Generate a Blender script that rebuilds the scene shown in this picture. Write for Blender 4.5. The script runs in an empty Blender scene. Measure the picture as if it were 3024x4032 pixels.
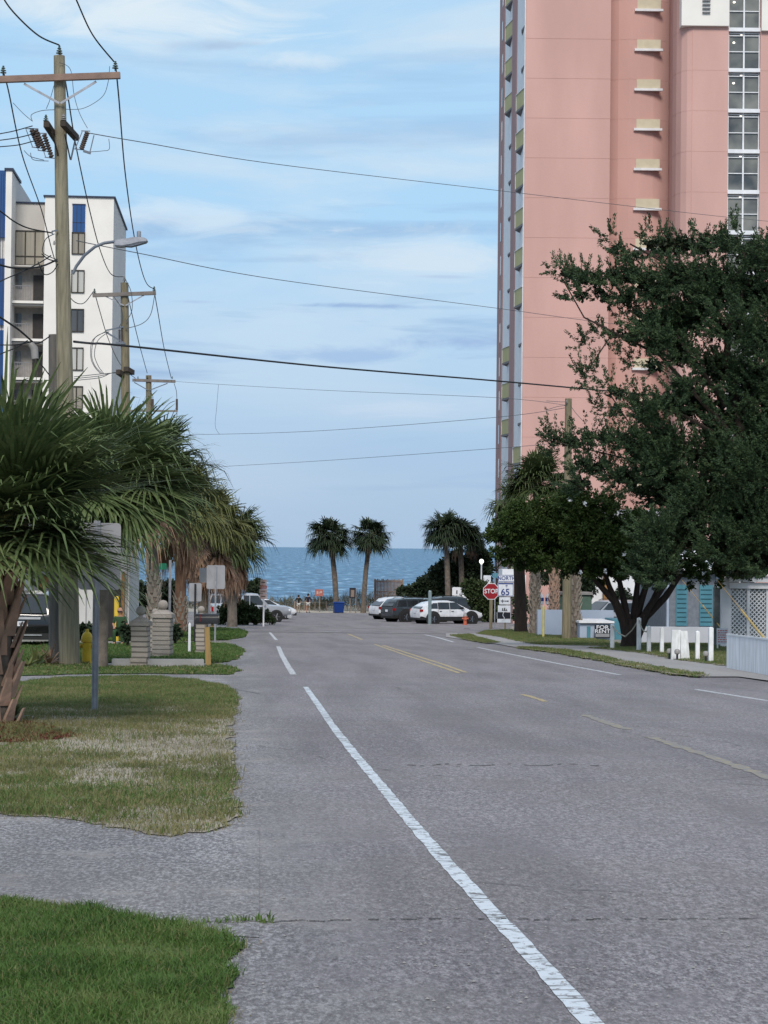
import bpy, bmesh, math, random
import numpy as np
from mathutils import Vector, Matrix
random.seed(7); rng = np.random.default_rng(7)
R = math.radians
scene = bpy.context.scene
COL = scene.collection
# ------------------------------------------------------------------ camera frame
ZC = 9.0; F_ = 8000.0
yaw = math.atan(543/8000); pitch = math.atan(142/8000); roll = R(0.62)
f0 = Vector((math.sin(yaw), math.cos(yaw), 0)); r0 = Vector((math.cos(yaw), -math.sin(yaw), 0)); zz = Vector((0, 0, 1))
FW = (f0*math.cos(pitch) + zz*math.sin(pitch)).normalized()
u0 = r0.cross(FW)
RT = r0*math.cos(roll) + u0*math.sin(roll); UP = u0*math.cos(roll) - r0*math.sin(roll)
CAM = Vector((0, 0, ZC))
def gz(Y):
    if Y < 115: return ZC - 1.5 - 0.0266*Y
    z = ZC - 1.5 - 0.0266*115
    if Y < 190: return z - 0.0203*(Y-115)
    z -= 0.0203*75
    if Y < 214: return z + 0.1*math.sin((Y-190)/24*math.pi)
    return max(-3, z - 0.075*(Y-214))
def ray(px, py): return FW*F_ + RT*(px-1512) - UP*(py-2016)
def P(px, py, Y):                 # a point of the view at distance Y along the street
    r = ray(px, py); return CAM + r*(Y/r.y)
def G(px, py):                    # the point of the ground seen there
    a, b = 2.0, 400.0
    for _ in range(50):
        m = (a+b)/2
        if P(px, py, m).z > gz(m): a = m
        else: b = m
    p = P(px, py, a); p.z = gz(p.y); return p
def B(px, Y):                     # ground point under column px at distance Y
    p = P(px, 2400, Y); p.z = gz(Y); return p
K = 3024/1659
def d(x, y): return (x*K, y*K)
def z4(x, y): return (x/1.508, 2100+y/1.508)
def z5(x, y): return (1100+x/1.8433, 1950+y/1.8433)
def z6(x, y): return (1800+x/1.3554, 1950+y/1.3554)
def z2(x, y): return (x/2.074, 650+y/2.074)

# ------------------------------------------------------------------ materials
def newmat(name):
    m = bpy.data.materials.new(name); m.use_nodes = True
    nt = m.node_tree; return m, nt, nt.nodes, nt.links, nt.nodes['Principled BSDF']
def mat(name, c1, c2=None, rough=0.7, scale=4.0, bump=0.0, bscale=30.0, metal=0.0, stretch=(1,1,1), spec=0.3, coat=0.0, detail=5):
    m, nt, n, l, b = newmat(name)
    b.inputs['Roughness'].default_value = rough; b.inputs['Metallic'].default_value = metal
    b.inputs['Specular IOR Level'].default_value = spec; b.inputs['Coat Weight'].default_value = coat
    tc = n.new('ShaderNodeTexCoord'); mp = n.new('ShaderNodeMapping'); mp.inputs['Scale'].default_value = stretch
    l.new(tc.outputs['Object'], mp.inputs['Vector'])
    if c2 is None: c2 = tuple(x*0.82 for x in c1)
    nz = n.new('ShaderNodeTexNoise'); nz.inputs['Scale'].default_value = scale; nz.inputs['Detail'].default_value = detail
    l.new(mp.outputs[0], nz.inputs['Vector'])
    cr = n.new('ShaderNodeValToRGB'); cr.color_ramp.elements[0].position = .35; cr.color_ramp.elements[1].position = .65
    cr.color_ramp.elements[0].color = (*c1, 1); cr.color_ramp.elements[1].color = (*c2, 1)
    l.new(nz.outputs['Fac'], cr.inputs['Fac']); l.new(cr.outputs[0], b.inputs['Base Color'])
    if bump > 0:
        n2 = n.new('ShaderNodeTexNoise'); n2.inputs['Scale'].default_value = bscale; n2.inputs['Detail'].default_value = 6
        l.new(mp.outputs[0], n2.inputs['Vector'])
        bp = n.new('ShaderNodeBump'); bp.inputs['Strength'].default_value = bump; bp.inputs['Distance'].default_value = 0.02
        l.new(n2.outputs['Fac'], bp.inputs['Height']); l.new(bp.outputs[0], b.inputs['Normal'])
    return m
def leafmat(name, c1, c2, c3, scale=1.2, trans=0.25, rough=.6):
    m, nt, n, l, b = newmat(name)
    tc = n.new('ShaderNodeTexCoord')
    nz = n.new('ShaderNodeTexNoise'); nz.inputs['Scale'].default_value = scale; nz.inputs['Detail'].default_value = 8; nz.inputs['Roughness'].default_value = .8
    l.new(tc.outputs['Object'], nz.inputs['Vector'])
    cr = n.new('ShaderNodeValToRGB'); e = cr.color_ramp.elements
    e[0].position = .33; e[0].color = (*c1, 1); e[1].position = .68; e[1].color = (*c3, 1)
    k = e.new(.5); k.color = (*c2, 1)
    l.new(nz.outputs['Fac'], cr.inputs['Fac']); l.new(cr.outputs[0], b.inputs['Base Color'])
    b.inputs['Roughness'].default_value = rough; b.inputs['Specular IOR Level'].default_value = .2
    if trans:
        t = n.new('ShaderNodeBsdfTranslucent'); l.new(cr.outputs[0], t.inputs['Color'])
        mx = n.new('ShaderNodeMixShader'); mx.inputs[0].default_value = trans
        l.new(b.outputs[0], mx.inputs[1]); l.new(t.outputs[0], mx.inputs[2])
        l.new(mx.outputs[0], n['Material Output'].inputs['Surface'])
    return m
def emis(name, c, s):
    m, nt, n, l, b = newmat(name)
    b.inputs['Base Color'].default_value = (*c, 1); b.inputs['Emission Color'].default_value = (*c, 1); b.inputs['Emission Strength'].default_value = s
    return m
M = {}
M['wood'] = mat('weathered_pole_wood', (.22,.185,.12), (.13,.115,.075), .85, 3, .7, 14, stretch=(6,6,.5))
M['woodg'] = mat('grey_green_wood', (.27,.24,.17), (.165,.15,.105), .85, 3, .7, 14, stretch=(6,6,.5))
M['arm'] = mat('reddish_arm_wood', (.27,.18,.14), (.2,.135,.11), .8, 3, .3, 20)
M['armg'] = mat('grey_arm_wood', (.2,.175,.16), (.14,.125,.115), .8, 3, .3, 20)
M['armd'] = mat('dark_arm_wood', (.06,.045,.035), (.035,.028,.022), .8, 3, .3, 20)
M['galv'] = mat('galvanised_steel', (.33,.34,.37), (.24,.25,.28), .5, 8, .1, metal=.4)
M['galvd'] = mat('dull_steel', (.11,.13,.17), (.15,.17,.2), .6, 3, .1, metal=.2)
M['wire'] = mat('black_cable', (.012,.014,.016), None, .6)
M['wireg'] = mat('grey_wire', (.09,.1,.11), None, .6)
M['insul'] = mat('green_glass_insulator', (.03,.06,.045), (.05,.08,.065), .25)
M['insulg'] = mat('grey_porcelain', (.25,.24,.23), None, .35)
M['fuse'] = mat('brown_porcelain', (.09,.065,.055), (.05,.04,.035), .4)
M['white'] = mat('white_paint', (.72,.73,.75), (.62,.63,.66), .6, 2)
M['stucco'] = mat('white_stucco', (.74,.71,.66), (.68,.65,.61), .9, .5, .2, 8)
M['stucco_shade'] = mat('shaded_stucco', (.5,.47,.43), (.44,.42,.39), .9, .5, .2, 8)  # white stucco darkened to paint in the shade of recessed bay and balcony ceilings
M['navy'] = mat('navy_trim', (.025,.035,.07), None, .5)
M['blue'] = mat('blue_panel', (.012,.07,.22), (.01,.058,.19), .5, 1)
M['glass'] = mat('dark_window_glass', (.05,.055,.06), (.1,.1,.1), .08, .35, spec=.6)
M['curt'] = mat('curtained_window', (.33,.3,.24), (.22,.2,.17), .3, .8, stretch=(3,3,.2))
M['curtw'] = mat('pale_curtained_window', (.5,.49,.45), (.4,.4,.38), .3, .8, stretch=(3,3,.2))
M['bronze'] = mat('dark_bronze_frame', (.035,.028,.022), None, .5)
M['door'] = mat('dark_door', (.02,.018,.017), (.03,.026,.024), .5)
M['rail'] = mat('grey_rail', (.2,.2,.21), None, .6)
M['yellowp'] = mat('yellow_balcony_panel', (.38,.35,.14), (.33,.3,.12), .5, 1)
M['wyel'] = mat('yellow_grey_opaque_window', (.56,.5,.37), (.5,.45,.33), .6, 2)
M['soff'] = mat('grey_balcony_slab', (.17,.17,.18), None, .8)
M['conc'] = mat('pale_concrete', (.36,.35,.34), (.27,.265,.26), .9, 2, .3, 40)
M['stone'] = mat('grey_stone_block', (.36,.315,.275), (.27,.235,.205), .9, 2.5, .5, 25)
M['mortar'] = mat('dark_joint', (.16,.14,.12), None, .9)
M['boxblack'] = mat('black_metal', (.02,.021,.024), (.03,.03,.033), .35)
M['oldwood'] = mat('ochre_post_wood', (.4,.26,.1), (.3,.19,.08), .8, 4, .4, 30, stretch=(4,4,.4))
M['yellow'] = mat('yellow_paint', (.62,.42,.03), (.5,.33,.03), .5, 4)
M['yellowo'] = mat('old_yellow_paint', (.52,.46,.14), (.4,.36,.13), .6, 4)
M['orange'] = mat('orange_paint', (.5,.12,.06), (.38,.1,.06), .5, 4)
M['red'] = mat('red_sign_paint', (.25,.01,.016), (.21,.01,.016), .4)
M['redf'] = mat('faded_red_sign', (.42,.14,.11), (.34,.12,.1), .5, 3)
M['pinkf'] = mat('faded_pink_sign', (.55,.4,.36), (.46,.33,.3), .5, 3)
M['signback'] = mat('unpainted_sign_back', (.33,.33,.345), (.26,.26,.275), .45, 2, metal=.2)
M['signw'] = mat('white_sign_face', (.66,.68,.72), None, .4)
M['signblue'] = mat('blue_sign_ink', (.02,.045,.2), None, .4)
M['ink'] = mat('black_sign_ink', (.015,.017,.025), None, .5)
M['greensign'] = mat('green_street_sign', (.01,.16,.09), (.01,.13,.075), .4)
M['bin'] = mat('blue_plastic', (.008,.04,.2), (.008,.035,.17), .45)
M['bingrey'] = mat('dark_blue_plastic', (.02,.026,.045), None, .5)
M['tyre'] = mat('tyre_rubber', (.015,.015,.016), None, .8)
M['rim'] = mat('dark_alloy', (.06,.06,.065), None, .35, metal=.5)
M['rims'] = mat('silver_alloy', (.35,.35,.36), None, .35, metal=.6)
M['pwhite'] = mat('white_car_paint', (.66,.67,.7), None, .25, coat=.6)
M['pdark'] = mat('dark_car_paint', (.035,.045,.055), None, .2, coat=.7)
M['pblack'] = mat('black_car_paint', (.008,.008,.01), None, .15, coat=.8)
M['psilver'] = mat('silver_car_paint', (.36,.37,.4), None, .3, metal=.3, coat=.6)
M['pgreen'] = mat('grey_green_car_paint', (.17,.22,.23), None, .3, coat=.6)
M['clad'] = mat('black_plastic_cladding', (.02,.02,.02), None, .6)
M['chrome'] = mat('chrome_trim', (.7,.7,.72), None, .2, metal=.6)
M['lampred'] = mat('red_lamp_lens', (.28,.01,.01), None, .2)
M['lampw'] = mat('clear_lamp_lens', (.7,.7,.7), None, .15)
M['bark'] = mat('dark_tree_bark', (.04,.027,.022), (.022,.016,.013), .95, 4, .8, 20, stretch=(5,5,.6))
M['barkc'] = mat('cedar_bark', (.045,.033,.026), (.025,.019,.015), .95, 4, .8, 20, stretch=(5,5,.6))
M['ptrunk'] = mat('palm_trunk_bark', (.17,.14,.115), (.1,.085,.07), .95, 3, .8, 12, stretch=(2,2,1.5))
M['ptrunkr'] = mat('reddish_palm_trunk', (.2,.11,.07), (.12,.07,.05), .95, 3, .8, 12, stretch=(3,3,.7))
M['boot'] = mat('palm_boot', (.42,.27,.2), (.28,.19,.14), .9, 5, .5, 20)
M['bootg'] = mat('grey_palm_boot', (.3,.26,.22), (.2,.17,.14), .9, 5, .5, 20)
M['frond'] = leafmat('palm_frond_green', (.035,.058,.022), (.085,.12,.045), (.17,.2,.09), 2.5, .15, .5)
M['frondf'] = leafmat('palm_frond_dark', (.026,.042,.018), (.058,.08,.03), (.11,.135,.05), 1.5, .1)
M['frondy'] = leafmat('palm_frond_olive', (.06,.075,.028), (.12,.13,.045), (.19,.18,.075), 1.5, .15)
M['frondd'] = leafmat('dead_palm_frond', (.15,.09,.06), (.29,.18,.12), (.42,.29,.21), 3, .15)
M['cedar'] = leafmat('cedar_foliage', (.014,.03,.015), (.034,.062,.028), (.085,.12,.05), 3.2, 0)
M['myrtle'] = leafmat('broadleaf_foliage', (.016,.034,.008), (.036,.064,.015), (.075,.1,.028), 1.6, .12)
M['bush'] = leafmat('dark_shrub_foliage', (.013,.022,.012), (.022,.036,.018), (.04,.055,.026), 1.0, 0)
M['hedge'] = leafmat('clipped_hedge_foliage', (.018,.034,.012), (.034,.052,.018), (.055,.075,.03), 1.5, 0)
M['dune'] = leafmat('dune_scrub', (.07,.07,.04), (.12,.11,.065), (.19,.165,.11), .6, .1)
M['grass'] = leafmat('green_grass', (.038,.08,.018), (.072,.135,.03), (.15,.19,.065), 1.9, .25)
M['grassd'] = leafmat('dry_olive_grass', (.085,.105,.04), (.17,.165,.07), (.3,.25,.14), .9, .25)
M['strawg'] = leafmat('straw_coloured_grass', (.13,.11,.06), (.22,.18,.11), (.34,.28,.18), 2, .1)
M['stairg'] = mat('stairwell_glass', (.05,.055,.06), (.2,.2,.18), .12, .5, spec=.6, detail=3)
M['postw'] = mat('weathered_post_paint', (.74,.75,.76), (.55,.56,.55), .7, 5, .3, 30, stretch=(2,2,.7))
M['skin'] = mat('skin', (.42,.22,.15), None, .6)
M['hair'] = mat('dark_hair', (.02,.015,.012), None, .7)
M['clothd'] = mat('dark_navy_cloth', (.012,.014,.03), None, .9)
M['clothk'] = mat('black_cloth', (.012,.016,.014), None, .9)
M['clothw'] = mat('white_cloth', (.55,.52,.48), None, .9)
M['clothg'] = mat('dark_green_cloth', (.03,.07,.03), None, .9)
M['sidingw'] = mat('white_siding', (.55,.54,.53), (.48,.47,.46), .8, 1)
M['brownw'] = mat('brown_fence_wood', (.3,.16,.06), (.2,.11,.045), .8, 3, .3, 20, stretch=(4,4,.5))
M['wallw'] = mat('dull_white_wall', (.47,.485,.52), (.4,.415,.45), .8, 1.2)
M['cglass'] = mat('tinted_car_glass', (.012,.015,.018), (.03,.035,.04), .06, .8, spec=.6)
M['grey'] = mat('grey_cabinet_paint', (.25,.255,.27), None, .6)
M['green'] = mat('green_cabinet_paint', (.08,.13,.1), None, .6)
M['teal'] = mat('teal_paint', (.07,.21,.27), (.055,.175,.23), .6, 2)
M['teal_shade'] = mat('teal_slat_shade', (.02,.07,.09), None, .7)
M['bluewall'] = mat('pale_blue_wall_paint', (.34,.4,.5), (.29,.35,.45), .8, 1)
M['greywall'] = mat('grey_shingle_wall', (.17,.19,.22), (.13,.145,.175), .9, 6, .3, 30)
M['dunef'] = mat('weathered_dune_board', (.26,.2,.17), (.18,.14,.12), .9, 3, .3, stretch=(3,3,.5))
M['rope'] = mat('grey_rope', (.3,.29,.24), None, .9)
M['pole_y'] = mat('guy_guard_yellow', (.5,.37,.12), (.4,.26,.1), .6)
M['mulch'] = mat('red_mulch', (.14,.03,.02), (.07,.015,.012), .95, 40, 1, 60)
M['sandm'] = mat('pale_sand', (.42,.38,.31), (.36,.32,.26), .95, 1, .3, 20)
M['globe'] = emis('lit_lamp_globe', (1,.97,.88), 1.6)
M['lampin'] = emis('lit_ceiling_lamp', (1,.93,.8), 2.2)

# ---- asphalt / ground materials
def ground_mat(name, base, dark, light, agg=90.0, patch=(.23,.22,.2), patchamt=.5, crack=True, shoulder=False):
    m, nt, n, l, b = newmat(name)
    g = n.new('ShaderNodeNewGeometry')
    def noise(s, det=4, r=.6, vec=None):
        k = n.new('ShaderNodeTexNoise'); k.inputs['Scale'].default_value = s; k.inputs['Detail'].default_value = det; k.inputs['Roughness'].default_value = r
        l.new(vec or g.outputs['Position'], k.inputs['Vector']); return k.outputs['Fac']
    def ramp(f, stops):
        c = n.new('ShaderNodeValToRGB'); e = c.color_ramp.elements
        e[0].position, e[0].color = stops[0][0], (*stops[0][1], 1); e[1].position, e[1].color = stops[-1][0], (*stops[-1][1], 1)
        for p, co in stops[1:-1]:
            q = e.new(p); q.color = (*co, 1)
        l.new(f, c.inputs['Fac']); return c.outputs[0]
    def mixc(f, a, bb, mode='MIX'):
        x = n.new('ShaderNodeMix'); x.data_type = 'RGBA'; x.blend_type = mode
        if isinstance(f, float): x.inputs[0].default_value = f
        else: l.new(f, x.inputs[0])
        for i, s in ((6, a), (7, bb)):
            if isinstance(s, tuple): x.inputs[i].default_value = (*s, 1)
            else: l.new(s, x.inputs[i])
        return x.outputs[2]
    gm = n.new('ShaderNodeMapping'); gm.inputs['Scale'].default_value = (1, .4, 1); l.new(g.outputs['Position'], gm.inputs['Vector'])
    spk = noise(agg, 3, .75, gm.outputs[0])
    c = ramp(spk, [(.36, dark), (.5, base), (.62, light)])
    spk2 = noise(agg*.4, 4, .75, gm.outputs[0])
    c = mixc(.5, c, ramp(spk2, [(.4, dark), (.5, base), (.6, light)]))
    if shoulder:
        sx = n.new('ShaderNodeSeparateXYZ'); l.new(g.outputs['Position'], sx.inputs[0])
        ad0 = n.new('ShaderNodeMath'); ad0.operation = 'MULTIPLY_ADD'; ad0.inputs[1].default_value = -.55; ad0.inputs[2].default_value = .15
        l.new(sx.outputs[0], ad0.inputs[0]); ad1 = n.new('ShaderNodeMath'); ad1.operation = 'ADD'; l.new(ad0.outputs[0], ad1.inputs[0]); l.new(noise(.9, 6, .65), ad1.inputs[1])
        co = ramp(noise(44, 4, .8, gm.outputs[0]), [(.38, (.06,.057,.06)), (.5, (.19,.183,.188)), (.61, (.5,.49,.49))])
        c = mixc(ramp(ad1.outputs[0], [(.25, (0,0,0)), (.75, (.75,)*3)]), c, co)
        c = mixc(ramp(noise(1.6, 6, .7), [(.52, (0,0,0)), (.62, (.5,)*3)]), c, mixc(ramp(ad1.outputs[0], [(.3, (0,0,0)), (.6, (1,)*3)]), base, (.36,.335,.32)))
    big = noise(.45, 5, .6)
    c = mixc(ramp(big, [(.42, (0,0,0)), (.7, (patchamt,)*3)]), c, patch)
    mp = n.new('ShaderNodeMapping'); mp.inputs['Scale'].default_value = (.4, .035, 1); l.new(g.outputs['Position'], mp.inputs['Vector'])
    c = mixc(ramp(noise(3, 5, .6, mp.outputs[0]), [(.42, (0,0,0)), (.62, (.32,)*3)]), c, dark)
    c = mixc(ramp(noise(.9, 7, .7), [(.55, (0,0,0)), (.7, (.2,)*3)]), c, dark)
    c = mixc(ramp(noise(.33, 4, .5), [(.45, (0,0,0)), (.6, (.08,)*3)]), c, light)
    if crack:
        mq = n.new('ShaderNodeMapping'); mq.inputs['Scale'].default_value = (.12, .17, 1); l.new(g.outputs['Position'], mq.inputs['Vector'])
        wob = n.new('ShaderNodeTexNoise'); wob.inputs['Scale'].default_value = 3; wob.inputs['Detail'].default_value = 5; l.new(mq.outputs[0], wob.inputs['Vector'])
        ad = n.new('ShaderNodeVectorMath'); ad.operation = 'MULTIPLY_ADD'; ad.inputs[1].default_value = (.25,.06,0)
        l.new(wob.outputs['Color'], ad.inputs[0]); l.new(mq.outputs[0], ad.inputs[2])
        vo = n.new('ShaderNodeTexVoronoi'); vo.feature = 'DISTANCE_TO_EDGE'; vo.inputs['Scale'].default_value = 1.0
        l.new(ad.outputs[0], vo.inputs['Vector'])
        ck = ramp(vo.outputs['Distance'], [(0, (.55,)*3), (.0028, (0,0,0))])
        brk = ramp(noise(1.3, 4, .6), [(.5, (0,0,0)), (.58, (1,1,1))])
        c = mixc(mixc(1.0, ck, brk, 'MULTIPLY'), c, tuple(x*.3 for x in dark))
    l.new(c, b.inputs['Base Color']); b.inputs['Roughness'].default_value = .85; b.inputs['Specular IOR Level'].default_value = .25
    bp = n.new('ShaderNodeBump'); bp.inputs['Strength'].default_value = .9; bp.inputs['Distance'].default_value = .012
    l.new(spk, bp.inputs['Height']); l.new(bp.outputs[0], b.inputs['Normal'])
    return m
M['road'] = ground_mat('old_asphalt', (.18,.165,.174), (.08,.073,.079), (.38,.355,.37), 80, (.225,.205,.19), .35, True, True)
M['drive'] = ground_mat('gravelly_asphalt', (.17,.165,.175), (.06,.06,.068), (.4,.39,.4), 55, (.24,.23,.23), .4, False)
M['walk'] = ground_mat('concrete_walk', (.3,.285,.28), (.2,.19,.19), (.38,.37,.36), 60, (.34,.32,.3), .4, False)
M['soil'] = ground_mat('dry_soil', (.24,.2,.15), (.1,.085,.055), (.42,.37,.31), 40, (.4,.355,.3), .8, False)
M['soilg'] = ground_mat('green_turf_soil', (.07,.11,.03), (.04,.07,.02), (.11,.15,.05), 40, (.12,.13,.06), .6, False)
M['base'] = ground_mat('sandy_ground', (.2,.19,.16), (.13,.12,.1), (.3,.28,.24), 20, (.26,.25,.2), .6, False)
def paint_mat(name, col, under, wear, period=0):
    m, nt, n, l, b = newmat(name)
    g = n.new('ShaderNodeNewGeometry')
    nz = n.new('ShaderNodeTexNoise'); nz.inputs['Scale'].default_value = 14; nz.inputs['Detail'].default_value = 8; nz.inputs['Roughness'].default_value = .75
    l.new(g.outputs['Position'], nz.inputs['Vector'])
    cr = n.new('ShaderNodeValToRGB'); e = cr.color_ramp.elements
    e[0].position = wear-.05; e[0].color = (*under, 1); e[1].position = wear+.03; e[1].color = (*col, 1)
    l.new(nz.outputs['Fac'], cr.inputs['Fac']); out = cr.outputs[0]
    if period:
        mp = n.new('ShaderNodeMapping'); mp.inputs['Scale'].default_value = (1.2, 7, 1); l.new(g.outputs['Position'], mp.inputs['Vector'])
        vo = n.new('ShaderNodeTexVoronoi'); vo.feature = 'DISTANCE_TO_EDGE'; vo.inputs['Scale'].default_value = 1.2; l.new(mp.outputs[0], vo.inputs['Vector'])
        c2 = n.new('ShaderNodeValToRGB'); e = c2.color_ramp.elements; e[0].position = .025; e[0].color = (1,1,1,1); e[1].position = .06; e[1].color = (0,0,0,1)
        l.new(vo.outputs['Distance'], c2.inputs['Fac'])
        n3 = n.new('ShaderNodeTexNoise'); n3.inputs['Scale'].default_value = 1.7; n3.inputs['Detail'].default_value = 5; l.new(g.outputs['Position'], n3.inputs['Vector'])
        c3 = n.new('ShaderNodeValToRGB'); e = c3.color_ramp.elements; e[0].position = .48; e[0].color = (0,0,0,1); e[1].position = .56; e[1].color = (.9,.9,.9,1); l.new(n3.outputs['Fac'], c3.inputs['Fac'])
        mm_ = n.new('ShaderNodeMix'); mm_.data_type = 'RGBA'; mm_.blend_type = 'MULTIPLY'; mm_.inputs[0].default_value = 1; l.new(c2.outputs[0], mm_.inputs[6]); l.new(c3.outputs[0], mm_.inputs[7])
        x = n.new('ShaderNodeMix'); x.data_type = 'RGBA'; l.new(mm_.outputs[2], x.inputs[0]); l.new(out, x.inputs[6]); x.inputs[7].default_value = (*[q*.6 for q in under], 1)
        out = x.outputs[2]
    l.new(out, b.inputs['Base Color']); b.inputs['Roughness'].default_value = .7
    return m
M['pw'] = paint_mat('worn_white_road_paint', (.52,.56,.6), (.15,.145,.145), .455, 1)
M['pw2'] = paint_mat('thin_white_road_paint', (.5,.51,.53), (.17,.165,.165), .47)
M['py'] = paint_mat('worn_yellow_road_paint', (.46,.34,.13), (.18,.165,.15), .5)
M['crackm'] = mat('open_crack', (.035,.033,.03), (.06,.055,.05), .95)
def pink_mat(name, c):
    m, nt, n, l, b = newmat(name)
    tc = n.new('ShaderNodeTexCoord'); nz = n.new('ShaderNodeTexNoise'); nz.inputs['Scale'].default_value = .35; nz.inputs['Detail'].default_value = 6
    mp = n.new('ShaderNodeMapping'); mp.inputs['Scale'].default_value = (1,1,.3)
    l.new(tc.outputs['Object'], mp.inputs[0]); l.new(mp.outputs[0], nz.inputs['Vector'])
    cr = n.new('ShaderNodeValToRGB'); e = cr.color_ramp.elements; e[0].position = .3; e[1].position = .7
    e[0].color = (*[x*.9 for x in c], 1); e[1].color = (*[min(1, x*1.05) for x in c], 1)
    l.new(nz.outputs[0], cr.inputs[0]); l.new(cr.outputs[0], b.inputs['Base Color']); b.inputs['Roughness'].default_value = .9; b.inputs['Specular IOR Level'].default_value = .15
    n2 = n.new('ShaderNodeTexNoise'); n2.inputs['Scale'].default_value = 6; n2.inputs['Detail'].default_value = 5; l.new(tc.outputs['Object'], n2.inputs['Vector'])
    bp = n.new('ShaderNodeBump'); bp.inputs['Strength'].default_value = .25; bp.inputs['Distance'].default_value = .03; l.new(n2.outputs[0], bp.inputs['Height']); l.new(bp.outputs[0], b.inputs['Normal'])
    return m
M['pink'] = pink_mat('pink_stucco', (.54,.33,.292)); M['pinkd'] = pink_mat('pink_joint', (.5,.29,.25)); M['mauve'] = pink_mat('mauve_stucco', (.36,.235,.23))
def sea_mat():
    m, nt, n, l, b = newmat('sea_water')
    g = n.new('ShaderNodeNewGeometry')
    mp = n.new('ShaderNodeMapping'); mp.inputs['Scale'].default_value = (.22, .05, .2); mp.inputs['Rotation'].default_value = (0,0,.12); l.new(g.outputs['Position'], mp.inputs[0])
    nz = n.new('ShaderNodeTexNoise'); nz.inputs['Scale'].default_value = 1.2; nz.inputs['Detail'].default_value = 7; nz.inputs['Roughness'].default_value = .68; l.new(mp.outputs[0], nz.inputs['Vector'])
    cr = n.new('ShaderNodeValToRGB'); e = cr.color_ramp.elements
    e[0].position = .34; e[0].color = (.008,.045,.1,1); e[1].position = .7; e[1].color = (.5,.63,.72,1)
    q = e.new(.49); q.color = (.022,.11,.21,1); q = e.new(.57); q.color = (.065,.2,.33,1)
    l.new(nz.outputs[0], cr.inputs[0]); l.new(cr.outputs[0], b.inputs['Base Color'])
    b.inputs['Roughness'].default_value = .45; b.inputs['Specular IOR Level'].default_value = .35
    bp = n.new('ShaderNodeBump'); bp.inputs['Strength'].default_value = .8; bp.inputs['Distance'].default_value = .6
    l.new(nz.outputs[0], bp.inputs['Height']); l.new(bp.outputs[0], b.inputs['Normal'])
    return m
M['sea'] = sea_mat()

# ------------------------------------------------------------------ mesh builder
class MB:
    def __init__(s): s.v = []; s.f = []
    def add(s, vs, fs):
        o = len(s.v); s.v += [tuple(x) for x in vs]; s.f += [tuple(i+o for i in f) for f in fs]; return s
    def hexa(s, p):   # 8 points: bottom 4 ccw, top 4 ccw
        return s.add(p, [(3,2,1,0),(4,5,6,7),(0,1,5,4),(1,2,6,5),(2,3,7,6),(3,0,4,7)])
    def box(s, x0,x1,y0,y1,z0,z1):
        return s.hexa([(x0,y0,z0),(x1,y0,z0),(x1,y1,z0),(x0,y1,z0),(x0,y0,z1),(x1,y0,z1),(x1,y1,z1),(x0,y1,z1)])
    def obox(s, c, ax, ay, az):
        c = Vector(c); ax, ay, az = Vector(ax), Vector(ay), Vector(az)
        return s.hexa([c-ax-ay-az, c+ax-ay-az, c+ax+ay-az, c-ax+ay-az, c-ax-ay+az, c+ax-ay+az, c+ax+ay+az, c-ax+ay+az])
    def bar(s, a, b, w, h=None, side=None):
        a, b = Vector(a), Vector(b); h = h or w; dd = (b-a); L = dd.length
        if L < 1e-6: return s
        dd.normalize(); side = Vector(side) if side else (dd.cross(zz) if abs(dd.z) < .95 else Vector((1,0,0)))
        side = (side - dd*side.dot(dd)).normalized(); up = dd.cross(side)
        return s.obox((a+b)/2, dd*L/2, side*w/2, up*h/2)
    def tube(s, pts, r, n=8, cap=True):
        pts = [Vector(p) for p in pts]; rr = r if isinstance(r, (list, tuple)) else [r]*len(pts)
        o = len(s.v); prev = None
        for i, p in enumerate(pts):
            t = (pts[min(i+1, len(pts)-1)] - pts[max(i-1, 0)]).normalized()
            if prev is None:
                a = t.cross(zz) if abs(t.z) < .95 else t.cross(Vector((1,0,0)))
            else: a = prev - t*prev.dot(t)
            a.normalize(); prev = a; b_ = t.cross(a)
            for k in range(n):
                an = 2*math.pi*k/n; s.v.append(tuple(p + (a*math.cos(an) + b_*math.sin(an))*rr[i]))
        for i in range(len(pts)-1):
            for k in range(n):
                k2 = (k+1) % n; s.f.append((o+i*n+k, o+i*n+k2, o+(i+1)*n+k2, o+(i+1)*n+k))
        if cap:
            s.f.append(tuple(o+k for k in range(n))[::-1]); e = o+(len(pts)-1)*n; s.f.append(tuple(e+k for k in range(n)))
        return s
    def lathe(s, prof, c=(0,0,0), n=16, ax=(0,0,1)):
        ax = Vector(ax).normalized(); a = (ax.cross(Vector((1,0,0))) if abs(ax.x) < .9 else ax.cross(Vector((0,1,0)))).normalized(); b_ = ax.cross(a)
        c = Vector(c); o = len(s.v)
        for r, h in prof:
            for k in range(n):
                an = 2*math.pi*k/n; s.v.append(tuple(c + ax*h + (a*math.cos(an)+b_*math.sin(an))*max(r, 1e-4)))
        for i in range(len(prof)-1):
            for k in range(n):
                k2 = (k+1) % n; s.f.append((o+i*n+k, o+i*n+k2, o+(i+1)*n+k2, o+(i+1)*n+k))
        s.f.append(tuple(o+k for k in range(n))[::-1]); e = o+(len(prof)-1)*n; s.f.append(tuple(e+k for k in range(n)))
        return s
    def ball(s, c, r, n=14, sq=1):
        m = n//2; return s.lathe([(r*math.sin(math.pi*i/m), -r*sq*math.cos(math.pi*i/m)) for i in range(m+1)], c, n)
    def prism(s, poly, dirv):
        nn = len(poly); dv = Vector(dirv); a = [Vector(p) for p in poly]
        return s.add(a + [p+dv for p in a], [tuple(range(nn))[::-1], tuple(range(nn, 2*nn))] + [(i, (i+1) % nn, nn+(i+1) % nn, nn+i) for i in range(nn)])
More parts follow.
